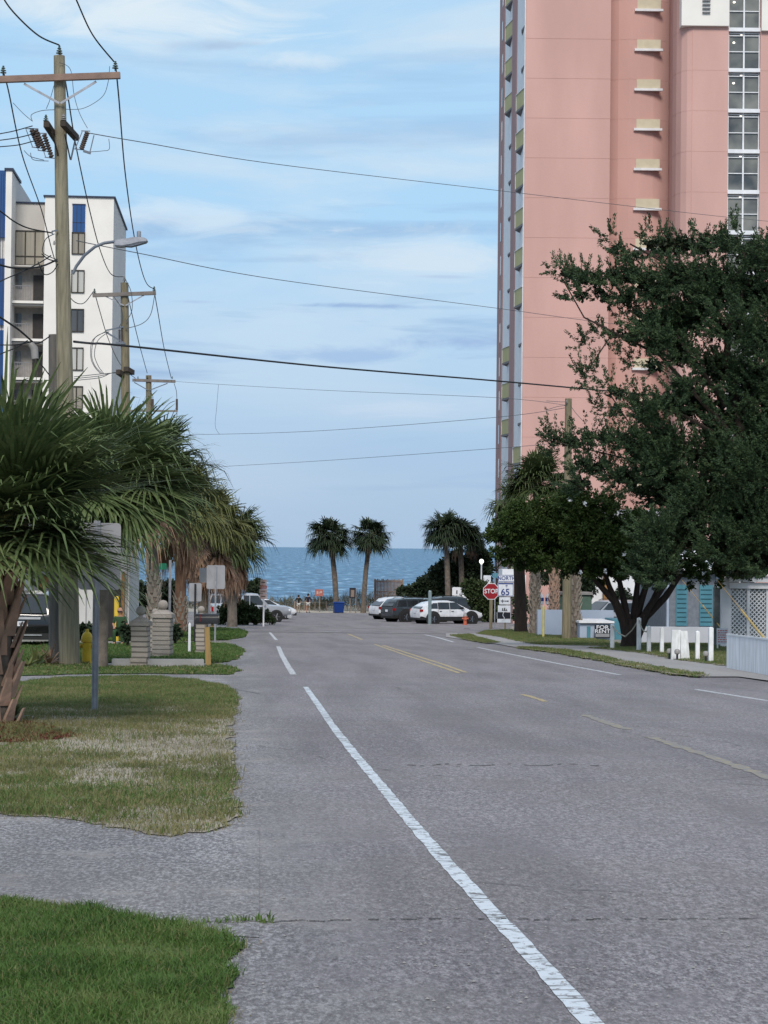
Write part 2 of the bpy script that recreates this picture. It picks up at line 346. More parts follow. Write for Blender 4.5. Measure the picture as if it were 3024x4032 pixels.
def link(o): COL.objects.link(o); return o
def setprops(o, label=None, cat=None, group=None, kind=None):
    if label: o['label'] = label
    if cat: o['category'] = cat
    if group: o['group'] = group
    if kind: o['kind'] = kind
    return o
def thing(name, label, cat, loc=(0,0,0), rz=0, group=None):
    o = bpy.data.objects.new(name, None); link(o); o.location = loc; o.rotation_euler = (0,0,rz); o.empty_display_size = .3
    return setprops(o, label, cat, group)
def mesh_obj(name, me, m, parent=None, smooth=False, label=None):
    if m is not None: me.materials.append(m)
    if smooth:
        me.polygons.foreach_set('use_smooth', [True]*len(me.polygons))
        try: me.set_sharp_from_angle(angle=R(40))
        except Exception: pass
    o = bpy.data.objects.new(name, me); link(o)
    if parent: o.parent = parent
    if label: o['label'] = label
    return o
def part(name, mb, m, parent=None, smooth=False, world=False, label=None, bev=0):
    """world=True: vertices are in world space, moved into the parent's (unrotated) frame"""
    vs = mb.v
    if world and parent is not None:
        p = parent; off = Vector((0,0,0))
        while p: off += p.location; p = p.parent
        vs = [(a-off.x, b-off.y, c-off.z) for a, b, c in vs]
    me = bpy.data.meshes.new(name); me.from_pydata(vs, [], mb.f)
    bm = bmesh.new(); bm.from_mesh(me); bmesh.ops.recalc_face_normals(bm, faces=bm.faces[:])
    if bev: bmesh.ops.bevel(bm, geom=bm.edges[:], offset=bev, segments=2, affect='EDGES', clamp_overlap=True)
    bm.to_mesh(me); bm.free()
    return mesh_obj(name, me, m, parent, smooth or bool(bev), label)
def solo(name, mb, m, label, cat, loc, group=None, kind=None, smooth=False, bev=0):
    """one-mesh top-level thing given in world coordinates, origin at loc"""
    loc = Vector(loc); mb.v = [(a-loc.x, b-loc.y, c-loc.z) for a, b, c in mb.v]
    o = part(name, mb, m, None, smooth, bev=bev); o.location = loc
    return setprops(o, label, cat, group, kind)
def text_mesh(s, size, xs=1.0):
    cu = bpy.data.curves.new('t', 'FONT'); cu.body = s; cu.size = size; cu.align_x = 'CENTER'; cu.align_y = 'CENTER'; cu.extrude = .004; cu.offset = size*.012
    o = bpy.data.objects.new('t', cu); link(o); bpy.context.view_layer.update()
    me = bpy.data.meshes.new_from_object(o.evaluated_get(bpy.context.evaluated_depsgraph_get()))
    bpy.data.objects.remove(o); 
    return me
def text_part(s, size, m, parent, loc, rz=0, xs=1.0):
    """upright text facing -Y of the parent frame"""
    me = text_mesh(s, size)
    for v in me.vertices: v.co = Vector((v.co.x*xs, -v.co.z, v.co.y))
    o = mesh_obj('lettering', me, m, parent); o.location = loc; o.rotation_euler = (0,0,rz); return o

# ------------------------------------------------------------------ SETTING: ground, roads
def sheet(name, mb, m, kind='structure'):
    o = part(name, mb, m); o['kind'] = kind; return o
mb = MB(); ys = list(range(-60, 190, 5)) + list(range(190, 262, 3)) ; xs = [-600,-100,-30,-10,0,10,30,100,600]
ys.append(300)
for Y in ys:
    for X in xs: mb.v.append((X, Y, gz(Y)))
nx = len(xs)
for j in range(len(ys)-1):
    for i in range(nx-1): mb.f.append((j*nx+i, j*nx+i+1, (j+1)*nx+i+1, (j+1)*nx+i))
sheet('ground', mb, M['base'])
mb = MB().add([(-60000,205,0),(60000,205,0),(60000,90000,0),(-60000,90000,0)], [(0,1,2,3)])
sheet('sea', mb, M['sea'])
mb = MB()
for Y0, Y1 in ((186,196),(196,206),(206,226),(226,262)):
    mb.add([(-300,Y0,gz(Y0)+.01),(300,Y0,gz(Y0)+.01),(300,Y1,gz(Y1)+.01),(-300,Y1,gz(Y1)+.01)], [(0,1,2,3)])
sheet('beach_sand', mb, M['sandm'])
def strip_sheet(name, xa, xb, Ys, m, lift, jag=0):
    mb = MB()
    for Y in Ys:
        a = xa(Y) if callable(xa) else xa; b_ = xb(Y) if callable(xb) else xb
        mb.v += [(a + random.uniform(-jag, jag), Y, gz(Y)+lift), (b_ + random.uniform(-jag, jag), Y, gz(Y)+lift)]
    for i in range(len(Ys)-1): mb.f.append((2*i, 2*i+1, 2*i+3, 2*i+2))
    return sheet(name, mb, m)
strip_sheet('road', -.5, 10.2, [-60, 0] + [5+i*1.0 for i in range(96)] + [104,112,115], M['road'], .008)
strip_sheet('cross_street', -120, 120, [97, 113.5], M['road'], .016)
strip_sheet('parking_lot', -14, 34, [113.5, 115, 150, 187.5], M['road'], .012)
strip_sheet('gutter', -9, 26, [113.0, 113.9], M['walk'], .03)
# driveway aprons on the left (gravelly near, concrete far)
def px_poly(pts): return [G(*p) for p in pts]
def poly_sheet(name, pts, m, lift, jag=0.0, step=None, kind='structure', thick=0):
    w = [Vector((p.x, p.y)) for p in pts]; out = []
    for i, a in enumerate(w):
        b_ = w[(i+1) % len(w)]; L = (b_-a).length; n_ = max(1, int(L/step)) if step else 1
        for k in range(n_):
            q = a.lerp(b_, k/n_)
            if jag and k:
                wob = math.sin(q.x*5.3+q.y*3.1)*.5+math.sin(q.x*13.7-q.y*8.3)*.35+math.sin(q.y*21+q.x*17)*.3
                q = q + Vector((random.uniform(-1,1)+wob, (random.uniform(-1,1)+wob)*1.6))*jag
            out.append(q)
    bm = bmesh.new(); vs = [bm.verts.new((q.x, q.y, gz(q.y)+lift)) for q in out]
    f = bm.faces.new(vs)
    if f.normal.z < 0: f.normal_flip()
    if thick:
        dn = [bm.verts.new((q.x, q.y, gz(q.y)-.02)) for q in out]
        for i in range(len(out)): j = (i+1) % len(out); bm.faces.new((vs[i], vs[j], dn[j], dn[i]))
    bmesh.ops.triangulate(bm, faces=[f]); me = bpy.data.meshes.new(name); bm.to_mesh(me); bm.free()
    o = mesh_obj(name, me, m); o['kind'] = kind
    return o, out
def inpoly(x, y, poly):
    px = np.array([p.x for p in poly]); py = np.array([p.y for p in poly]); ins = np.zeros(len(x), bool); j = len(px)-1
    for i in range(len(px)):
        c = ((py[i] > y) != (py[j] > y)); xi = (px[j]-px[i])*(y-py[i])/((py[j]-py[i]) if py[j] != py[i] else 1e-9)+px[i]
        ins ^= (c & (x < xi)); j = i
    return ins
def vnoise(x, y, s, seed=0):
    r_ = np.random.default_rng(seed); t = r_.random((64, 64)); xx = x*s; yy = y*s
    i = np.floor(xx).astype(int); j = np.floor(yy).astype(int); fx = xx-i; fy = yy-j; fx = fx*fx*(3-2*fx); fy = fy*fy*(3-2*fy)
    g_ = lambda a, b: t[a % 64, b % 64]
    return (g_(i,j)*(1-fx)+g_(i+1,j)*fx)*(1-fy)+(g_(i,j+1)*(1-fx)+g_(i+1,j+1)*fx)*fy
def raw_mesh(name, V, nq, m, quad=3):
    """V: (n*quad,3) vertices, faces are consecutive groups of `quad` vertices"""
    me = bpy.data.meshes.new(name); n_ = len(V)//quad
    me.vertices.add(len(V)); me.vertices.foreach_set('co', V.astype(np.float32).ravel())
    me.loops.add(len(V)); me.loops.foreach_set('vertex_index', np.arange(len(V), dtype=np.int32))
    me.polygons.add(n_); me.polygons.foreach_set('loop_start', np.arange(0, n_*quad, quad, dtype=np.int32)); me.polygons.foreach_set('loop_total', np.full(n_, quad, dtype=np.int32))
    me.update(); me.validate(); me.materials.append(m)
    return me
def grass(name, poly, dens, h, w, m, keep=None, spill=.0, lift=.0):
    xs_ = [p.x for p in poly]; ys_ = [p.y for p in poly]
    A = (max(xs_)-min(xs_)+2*spill)*(max(ys_)-min(ys_)+2*spill); n_ = int(A*dens)
    x = rng.uniform(min(xs_)-spill, max(xs_)+spill, n_); y = rng.uniform(min(ys_)-spill, max(ys_)+spill, n_)
    ok = inpoly(x + rng.normal(0, spill*.5+1e-6, n_), y + rng.normal(0, spill+1e-6, n_), poly)
    if keep is not None: ok &= keep(x, y)
    x, y = x[ok], y[ok]; n_ = len(x)
    if n_ == 0: return
    z = np.array([gz(v) for v in (min(ys_), max(ys_))]); z = np.interp(y, [min(ys_), max(ys_)], z) + lift
    cl = vnoise(x, y, 3.1, 5)
    hh = h*rng.uniform(.45, 1.25, n_)*(.6+.8*cl); a = rng.uniform(0, math.pi, n_); lean = rng.normal(0, .45, (n_, 2))
    b0 = np.stack([x, y, z], 1); dx = np.stack([np.cos(a)*w*.5, np.sin(a)*w*.5, np.zeros(n_)], 1)
    mid = b0 + np.stack([lean[:,0]*hh*.35, lean[:,1]*hh*.35, hh*.6], 1); tip = b0 + np.stack([lean[:,0]*hh*1.1, lean[:,1]*hh*1.1, hh*(1-.2*np.abs(lean[:,0]))], 1)
    V = np.stack([b0-dx, b0+dx, mid+dx*.7, b0-dx, mid+dx*.7, mid-dx*.7, mid-dx*.7, mid+dx*.7, tip], 1).reshape(-1, 3)
    o = bpy.data.objects.new(name, raw_mesh(name, V, n_, m)); link(o); o['kind'] = 'stuff'; return o
def off(px): return px
# near green verge (bottom left)
_, A1 = poly_sheet('near_verge_turf', px_poly([d(-60,2290),d(-60,1943),d(0,1946),d(60,1950),d(130,1962),d(190,1968),d(255,1985),d(330,2000),d(400,2006),d(440,2022),d(500,2030),d(478,2048),d(525,2058),d(490,2085),d(510,2120),d(482,2150),d(505,2190),d(488,2215),d(495,2290)]), M['soilg'], .016, .022, .05)
grass('near_grass', A1, 9000, .055, .0065, M['grass'], spill=.015)
grass('near_straw', A1, 700, .03, .007, M['strawg'], keep=lambda x,y: vnoise(x,y,2.4,51) > .5, spill=.06)
grass('near_dry_grass', A1, 1700, .05, .006, M['grassd'], spill=.03)
grass('ragged_edge_grass', A1, 1200, .04, .006, M['grassd'], keep=lambda x,y: vnoise(x,y,5,31) > .55, spill=.1)
# the mown, patchy verge in the middle
_, A2 = poly_sheet('middle_verge_soil', px_poly([d(-60,1480),d(60,1474),d(140,1466),d(300,1463),d(420,1470),d(490,1485),d(512,1505),d(505,1545),d(496,1580),d(505,1620),d(506,1680),d(500,1720),d(518,1762),d(482,1788),d(440,1804),d(370,1812),d(310,1805),d(230,1785),d(130,1772),d(0,1762),d(-60,1758)]), M['soil'], .018, .05, .12)
def cover(x, y):      # chance that grass grows there: thin on the worn, sandy middle and road side
    nn = (vnoise(x, y, .8, 3)*.45 + vnoise(x, y, 2.3, 9)*.35 + vnoise(x, y, 6, 13)*.2 - .5)*2.2
    c = nn + .42 - 1.0*np.exp(-((y-21.5-.8*np.sin(x*2.1))/4.0)**2)*np.clip((x+3.0)/1.8, .25, 1) + .35*np.clip((17-y)/2, 0, 1) + .25*np.clip((y-27)/4, 0, 1)
    return .1+.9/(1+np.exp(-c*5))
grass('middle_grass', A2, 2600, .06, .008, M['grassd'], keep=lambda x,y: rng.random(len(x)) < .95*cover(x,y), spill=.05)
grass('middle_green_grass', A2, 1500, .07, .008, M['grass'], keep=lambda x,y: rng.random(len(x)) < cover(x,y)*(1/(1+np.exp(-((vnoise(x,y,.5,11)*.6 + .25*(y>26) + .22*(y<17))-.5)*9))), spill=.04)
grass('sparse_dry_grass', A2, 900, .025, .007, M['strawg'], keep=lambda x,y: vnoise(x,y,1.5,41) > .3, spill=.12)
# weeds in the long crack
crk = [G(*d(x, y)) for x, y in ((415,2001),(455,1999),(500,1998),(545,1997),(590,1996),(660,1994),(690,1995),(760,1993),(900,1990),(1060,1990),(1200,1992),(1400,1991),(1659,1988),(1800,1987))]
cp = MB()
for a, b_ in zip(crk, crk[1:]):
    for k in range(12):
        p, q = a.lerp(b_, k/12), a.lerp(b_, (k+1)/12); jy = .012*math.sin(p.x*31)+.008*math.sin(p.x*77)
        if random.random() < (.9 if p.x < .5 else .6): cp.add([(p.x,p.y+jy,p.z+.012),(q.x,q.y+jy,q.z+.012),(q.x,q.y+jy+random.uniform(.008,.02),q.z+.0125),(p.x,p.y+jy+random.uniform(.008,.02),p.z+.0125)],[(0,1,2,3)])
for yy, x0, x1 in ((1655,880,1300),(1527,1230,1262),(2080,0,0),(1660,985,1010),(1480,1040,1050),(1385,1500,1530)):
    pts = [G(*d(x, yy+2*math.sin(x*.05))) for x in range(x0, x1, 9)]
    for p, q in zip(pts, pts[1:]):
        if random.random() < .62: cp.add([(p.x,p.y,p.z+.012),(q.x,q.y,q.z+.012),(q.x,q.y+random.uniform(.02,.04),q.z+.0125),(p.x,p.y+random.uniform(.02,.04),p.z+.0125)],[(0,1,2,3)])
sheet('pavement_cracks', cp, M['crackm'])
wl = [Vector((p.x, p.y+o_)) for o_, seq in ((-.04, crk[:5]), (.07, crk[:5][::-1])) for p in seq]
grass('crack_weeds', wl, 2600, .05, .012, M['grass'], keep=lambda x,y: (vnoise(x,y,4,21) > .42) & (x < G(*d(660,1990)).x), spill=.01)
# grass tufts that lap over the asphalt edge
for nm, line in (('edge_tufts', [(515,1500),(500,1560),(498,1610),(512,1660),(508,1700),(530,1760)]), ('near_edge_tufts', [(500,2035),(520,2060),(505,2110),(510,2160),(500,2210)])):
    for a, b_ in zip(line, line[1:]):
        pass
# asphalt apron on the left between the verges and further drives
_, _a = poly_sheet('driveway', px_poly([d(-80,1752),d(60,1760),d(230,1780),d(440,1802),d(560,1790),d(560,2030),d(440,2025),d(250,1990),d(100,1965),d(-80,1945)]), M['road'], .012, .0)
poly_sheet('far_drive', px_poly([d(-80,1462),d(60,1458),d(300,1457),d(520,1457),d(560,1455),d(560,1500),d(490,1487),d(300,1468),d(60,1478),d(-80,1484)]), M['road'], .013)
# green lawns further on the left
lawns = [('lawn', [z4(-60,800),z4(120,780),z4(340,778),z4(470,775),z4(600,795),z4(780,798),z4(890,800),z4(1215,795),z4(1260,780),z4(1380,800),z4(1430,822),z4(1350,845),z4(900,838),z4(500,842),z4(200,850),z4(-60,860)], 900),
 ('lawn', [z4(-60,660),z4(300,655),z4(470,662),z4(700,668),z4(900,655),z4(1040,655),z4(1250,655),z4(1400,672),z4(1445,700),z4(1400,750),z4(1350,768),z4(1230,770),z4(900,768),z4(660,770),z4(470,772),z4(-60,778)], 500),
 ('lawn', [z4(520,565),z4(800,560),z4(1040,562),z4(1280,568),z4(1420,575),z4(1468,592),z4(1440,622),z4(1350,635),z4(1040,642),z4(640,640),z4(520,640)], 300)]
for i, (nm, pts, dn) in enumerate(lawns):
    _, L = poly_sheet('lawn', px_poly(pts), M['soilg'], .03, .08, .4)
    gx = grass('lawn_grass', L, min(dn, 500), .07+.02*i, .02+.01*i, M['grass'], spill=.04)
    grass('lawn_dry_grass', L, 150, .08, .03, M['grassd'], spill=.05)
# right side verge, sidewalk, lawns
R1 = [z6(320,813),(z6(420,816)),z6(560,828),z6(700,848),z6(900,893),z6(1080,925),z6(1310,964),z6(1300,978),z6(1150,966),z6(950,927),z6(700,877),z6(500,843),z6(330,823)]
R2 = [z6(110,742),z6(160,724),z6(330,720),z6(560,742),z6(830,786),z6(880,800),z6(880,812),z6(700,808),z6(480,803),z6(390,797),z6(230,760)]
R3 = [z6(700,820),z6(900,812),z6(1000,795),z6(1250,797),z6(1470,800),z6(1700,870),z6(1700,915),z6(1440,920),z6(1180,886),z6(1000,850),z6(850,832)]
R4 = [z5(1240,1018),z5(1370,1013),z5(1480,1046),z5(1590,1074),z5(1500,1081),z5(1350,1052)]
poly_sheet('sidewalk', px_poly([z6(-60,740),z6(100,742),z6(230,757),z6(390,795),z6(700,806),z6(900,800),z6(1250,850),z6(1500,900),z6(1760,940),z6(1760,1010),z6(1500,975),z6(1310,975),z6(900,895),z6(560,830),z6(320,817),z6(200,795),z6(-60,760)]), M['walk'], .03)
for i, pts in enumerate((R1, R2, R3, R4)):
    _, L = poly_sheet('verge_turf', px_poly(pts), M['soil'], .045, .09, .3)
    grass('verge_grass', L, 300, .06, .02, M['grass'], spill=.05, lift=.02)
    grass('verge_dry_grass', L, 330, .06, .02, M['grassd'], spill=.1, lift=.02)
_, L = poly_sheet('mulch_bed', px_poly([d(-60,1560),d(0,1553),d(60,1565),d(125,1585),d(150,1597),d(60,1606),d(-60,1607)]), M['mulch'], .03, .07, .08)
grass('mulch_chips', L, 1400, .035, .018, M['mulch'], spill=.16, lift=.02)
grass('mulch_weeds', L, 260, .07, .01, M['grassd'], spill=.2, lift=.02)
# road markings
mk = [0]
def line(name, pts, w, m, jag=.0, ids=1):
    g = [G(*p) for p in pts]; pp = []
    for a, b_ in zip(g, g[1:]):
        n_ = max(1, int((b_-a).length/.15)) if jag else 1
        pp += [a.lerp(b_, k/n_) for k in range(n_)]
    pp.append(g[-1]); mb = MB()
    for i, p in enumerate(pp):
        t = (pp[min(i+1,len(pp)-1)]-pp[max(i-1,0)]); t.z = 0; t.normalize(); s_ = Vector((t.y,-t.x,0))
        a = p + s_*(w/2+random.uniform(-jag,jag)); b_ = p - s_*(w/2+random.uniform(-jag,jag))
        mk[0] += 1; lf = (.0225 if abs(t.x) > .7 else .0205) if p.y > 95 else .0115
        mb.v += [(a.x,a.y,gz(a.y)+lf),(b_.x,b_.y,gz(b_.y)+lf)]
    for i in range(len(pp)-1): mb.f.append((2*i,2*i+1,2*i+3,2*i+2))
    return sheet(name, mb, m)
line('road_edge_line', [d(1330,2275),d(1275,2212),d(1195,2118),d(1125,2042),d(1060,1972),d(1010,1917),d(960,1862),d(925,1822),d(870,1757),d(815,1690),d(765,1630),d(720,1572),d(688,1525),d(660,1485)], .092, M['pw'], .006)
line('road_edge_line', [d(634,1458),d(622,1440),d(610,1418),d(601,1397)], .13, M['pw2'], .01)
line('road_edge_line', [d(597,1383),d(583,1367)], .12, M['pw2'], .01)
line('road_edge_line', [(3200,2790),(3024,2762),(2740,2717)], .11, M['pw2'], .01)
line('road_edge_line', [(2440,2659),(2200,2615),(2000,2575),(1880,2550)], .11, M['pw2'], .01)
line('road_edge_line', [(1785,2529),(1720,2510),(1672,2500)], .12, M['pw2'], .01)
line('stop_line', [z5(300,990),z5(440,995),z5(700,1001),z5(860,1001),z5(1100,1005)], .3, M['pw2'], .02)
line('stop_line', [z5(1140,1005),z5(1500,1008)], .2, M['pw2'], .02)
line('centre_line', [(1475,2538),(1600,2582),(1720,2622),(1808,2652)], .1, M['py'], .01)
line('centre_line', [(1508,2542),(1630,2581),(1740,2616),(1836,2650)], .1, M['py'], .01)
line('centre_line', [(2062,2737),(2150,2765)], .1, M['py'], .02)
M['pyf'] = paint_mat('faded_yellow_road_paint', (.32,.26,.14), (.19,.178,.17), .56)
line('centre_line', [(2300,2818),(2470,2875)], .12, M['pyf'], .03)
line('centre_line', [(2560,2905),(2800,2985),(3100,3090)], .13, M['pyf'], .03)
line('centre_line', [z5(500,1008),z5(600,1050)], .12, M['py'], .01)

# ------------------------------------------------------------------ POLES
def pole(name, px, top, Y, r0_, r1_, label, m, lean=(0,0), base=None):
    b_ = B(px, Y) if base is None else base; t = P(top[0], top[1], Y)
    o = thing('utility_pole', label, 'utility pole', b_, group='utility poles along the street')
    pts = [b_.lerp(t, k/10)-Vector((0,0,.3 if k == 0 else 0)) for k in range(11)]
    rr = [r0_+(r1_-r0_)*k/10 for k in range(11)]
    part('pole', MB().tube(pts, rr, 18), m, o, True, True)
    return o, b_, t
def insul(o, p, m, s=1.0, name='insulator', ax=(0,0,1)):
    prof = [(.025,0),(.025,.07),(.1,.075),(.1,.095),(.03,.11),(.03,.14),(.09,.145),(.085,.165),(.03,.18),(.03,.21),(.065,.215),(.055,.24),(.03,.26),(.035,.3),(.01,.31)]
    part(name, MB().lathe([(a*s, h*s) for a, h in prof], p, 12, ax), M[m] if isinstance(m, str) else m, o, True, True)
def wire(name, pts, r, label, m='wire', group='overhead wires', smooth_n=10):
    p3 = []
    pts = [P(*d(x, y), Y) if True else None for x, y, Y in pts]
    for i in range(len(pts)-1):
        p0, p1, p2, p3_ = pts[max(i-1,0)], pts[i], pts[i+1], pts[min(i+2,len(pts)-1)]
        for k in range(smooth_n):
            t = k/smooth_n; t2, t3 = t*t, t*t*t
            p3.append(.5*((2*p1)+(-p0+p2)*t+(2*p0-5*p1+4*p2-p3_)*t2+(-p0+3*p1-3*p2+p3_)*t3))
    p3.append(pts[-1])
    return solo(name, MB().tube(p3, r, 6), M[m], label, 'wire', pts[0], group, smooth=True)
def loop_part(o, pts, r, m, name='jumper_wire'):
    q = [Vector(p) for p in pts]; out = []
    for i in range(len(q)-1):
        p0, p1, p2, p3_ = q[max(i-1,0)], q[i], q[i+1], q[min(i+2,len(q)-1)]
        for k in range(8):
            t = k/8; out.append(.5*((2*p1)+(-p0+p2)*t+(2*p0-5*p1+4*p2-p3_)*t*t+(-p0+3*p1-3*p2+p3_)*t**3))
    out.append(q[-1]); part(name, MB().tube(out, r, 5), M[m], o, True, True)
YP1, YP2, YP3 = 46.3, 86.0, 130.0
o, b1, t1 = pole('p', 278, d(128,121), YP1, .24, .125, 'tall greenish brown wooden utility pole with a street lamp, nearest on the left', M['woodg'])
D1 = lambda x, y, dy=0: P(*d(x, y), YP1+dy)
part('crossarm', MB().bar(D1(-4,172,-.22), D1(260,163,-.22), .11, .15), M['arm'], o, world=True, bev=.008)
for a, b_ in (((52,181),(128,223)), ((208,176),(131,223))):
    part('brace', MB().bar(D1(*a,-.2), D1(*b_,-.22), .02, .05, ), M['galv'], o, world=True)
insul(o, D1(128,121), 'insul', .75); insul(o, D1(249,153,-.22), 'insul', .72); insul(o, D1(7,163,-.22), 'insul', .72)
# lower double crossarm running along the street
for x0, y0, x1, y1, dy in ((136,266,165,298,.1),(100,268,124,305,-.1)):
    part('lower_crossarm', MB().bar(D1(x0,y0,-.75), D1(x1,y1,.6), .13, .14), M['armd'], o, world=True, bev=.008)
part('brace', MB().bar(D1(140,290,-.3), D1(152,345,-.18), .03), M['armd'], o, world=True)
part('brace', MB().bar(D1(163,300,.3), D1(153,345,-.1), .03), M['galvd'], o, world=True)
part('brace', MB().bar(D1(112,285,-.5), D1(127,340,-.1), .03), M['armd'], o, world=True)
insul(o, D1(99,266,-.7), 'insul', .62); insul(o, D1(137,264,-.7), 'insulg', .62)
for x0, y0, x1, y1, nm in ((77,280,97,325,'fuse'),(95,290,112,340,'fuse'),(68,280,84,318,'fuse'),(189,285,176,322,'fuse')):
    a, b_ = D1(x0,y0,-.3), D1(x1,y1,-.3); dd = (b_-a); L = dd.length
    prof = []
    for k in range(9): prof += [(.035, L*k/9), (.06, L*k/9+.02), (.06, L*k/9+.04), (.035, L*k/9+.05)]
    part('fuse_cutout', MB().lathe(prof + [(.03, L)], a, 10, dd), M['fuse'], o, True, True)
    part('fuse_bracket', MB().bar(a+Vector((-.12,0,0)), b_+Vector((-.14,0,0)), .018).bar(a+Vector((-.14,0,.02)), a+Vector((.06,0,.02)), .02).bar(b_+Vector((-.16,0,0)), b_+Vector((.06,0,-.02)), .02), M['galvd'], o, world=True)
part('fuse_bracket', MB().bar(D1(203,292,-.3), D1(194,330,-.3), .022).bar(D1(180,326,-.3), D1(196,331,-.3), .05), M['galvd'], o, world=True)
loop_part(o, [D1(128,135,-.2),D1(152,150),D1(160,205),D1(172,245),D1(189,277)], .007, 'wireg')
loop_part(o, [D1(237,143),D1(233,180),D1(220,210),D1(180,234),D1(140,236)], .007, 'wireg')
loop_part(o, [D1(118,180),D1(108,215),D1(100,235)], .007, 'wireg')
loop_part(o, [D1(28,222),D1(50,245),D1(70,262)], .007, 'wireg')
loop_part(o, [D1(120,237),D1(90,239),D1(68,248),D1(70,262)], .008, 'wireg')
loop_part(o, [D1(235,300),D1(236,322),D1(222,326),D1(196,328)], .007, 'wireg')
loop_part(o, [D1(52,325),D1(66,338),D1(95,346)], .008, 'wireg')
loop_part(o, [D1(66,330),D1(72,345),D1(105,348)], .008, 'wireg')
# street lamp on the pole
L_ = thing('street_lamp', 'grey cobra-head street lamp on a curved arm fixed to the nearest utility pole', 'street lamp', D1(157,590))
arm = [D1(157,592,-.1),D1(165,575,-.1),D1(182,552,-.12),D1(205,533,-.15),D1(225,525,-.15),D1(248,522,-.15)]
part('arm', MB().tube(arm, [.035]*6, 8), M['galvd'], L_, True, True)
hp = [(246,521),(252,517),(270,515),(290,511),(310,512),(319,517),(318,522),(300,524),(280,529),(262,532),(248,531)]
hc = D1(280,522,-.15); pr = MB().prism([D1(x,y,-.3) for x,y in hp], (0,.3,0)); part('lamp_head', pr, M['galv'], L_, world=True, bev=.02)
part('lamp_lens', MB().prism([D1(x,y,-.27) for x,y in ((268,531),(285,528),(300,525),(315,523),(300,527.5),(283,532))], (0,.24,0)), M['galvd'], L_, world=True)
part('photocell', MB().lathe([(.05,0),(.05,.12),(.03,.14)], D1(300,512,-.15), 10), M['galv'], L_, True, True)
# hardware and cables on pole 1
part('cable_bracket', MB().bar(D1(112,500,-.2), D1(125,497,-.2), .03).bar(D1(112,500,-.2), D1(114,508,-.2), .03), M['galvd'], o, world=True)
insul(o, D1(117,530,-.2), 'insulg', .35)
loop_part(o, [D1(118,505,-.2),D1(100,515,-.2),D1(92,535,-.2),D1(95,548,-.2),D1(120,560,-.2)], .01, 'wire')
loop_part(o, [D1(82,565,-.2),D1(95,592,-.2),D1(113,588,-.2),D1(125,570,-.2)], .012, 'wire')
loop_part(o, [D1(90,548,-.2),D1(105,560,-.2),D1(125,565,-.2)], .014, 'wire')
wire('power_cable', [(-60,420,44),(0,456,45),(30,478,45.6),(62,493,46),(112,503,46.2)], .016, 'black cable entering from the left to the bracket above the street lamp arm')
wire('power_cable', [(-60,545,44),(0,572,45),(45,580,45.6),(90,575,46),(125,560,46.2)], .022, 'thick black cable entering from the left below the lamp bracket')
wire('power_cable', [(-60,640,44),(0,608,45),(45,588,45.6),(85,568,46),(110,552,46.2)], .014, 'thin cable rising from the left to cross the thick cable at the nearest pole')
wire('power_cable', [(-50,650,43),(0,685,45),(40,712,45.6),(72,740,46)], .022, 'black cable dropping from the left to the splice case beside the stub pole')
wire('power_line', [(-10,292,44),(0,289,45),(30,283,45.6),(70,272,46)], .012, 'upper wire entering from the left to the fuse cutouts')
wire('power_line', [(-10,304,44),(0,303,45),(40,297,45.6),(80,287,46)], .012, 'middle wire entering from the left to the fuse cutouts')
wire('power_line', [(-10,318,44),(0,317,45),(40,313,45.6),(75,304,46)], .012, 'lowest wire entering from the left to the fuse cutouts')
wire('power_line', [(-60,-170,34),(-10,-55,39),(8,-3,41),(40,38,43),(85,78,45),(127,97,46)], .018, 'black overhead wire rising left from the top of the nearest pole')
wire('power_line', [(110,-150,37),(135,-70,41),(165,0,43),(200,75,45),(246,133,46)], .018, 'black overhead wire rising from the right end of the nearest crossarm')
wire('power_line', [(5,150,46.2),(18,195,50),(48,335,58),(90,455,66),(118,560,74),(150,640,82),(178,656,84.5),(201,631,85.8)], .018, 'overhead wire between the left ends of the first and second crossarms')
wire('power_line', [(128,98,46.3),(147,210,51),(165,320,57),(195,460,65),(218,545,73),(240,592,81),(266,598,86)], .018, 'overhead wire between the tops of the first and second poles')
wire('power_line', [(249,134,46.2),(257,215,50),(270,370,58),(288,500,67),(305,580,76),(318,614,82),(333,624,86)], .018, 'overhead wire between the right ends of the first and second crossarms')
# stub pole beside pole 1 and splice case
ob = B(222, 47.0); ot = P(*d(119,723), 47.0)
so = thing('stub_pole', 'short dark square-topped wooden stub pole behind the nearest utility pole', 'pole', ob)
part('pole', MB().tube([ob, ob.lerp(ot,.5), ot], [.16,.155,.15], 14), M['galvd'] if False else mat('dark_grey_wood',(.13,.12,.11),(.09,.085,.08),.9,3,.5,14,stretch=(5,5,.5)), so, True, True)
sc = thing('splice_case', 'tangled cable splice case hanging beside the short stub pole', 'cable splice', P(*d(72,745), 46))
part('case', MB().tube([P(*d(66,742),46), P(*d(74,752),46), P(*d(76,775),46)], [.07,.09,.08], 10), M['insulg'], sc, True, True)
for pts in ([(60,738),(80,742),(95,735),(108,726)],[(66,745),(80,775),(95,795),(108,812)],[(60,735),(40,748),(20,757),(0,765)],[(0,745),(30,745),(62,740)]):
    loop_part(sc, [P(*d(x,y),46) for x,y in pts], .014, 'wire', 'cable')
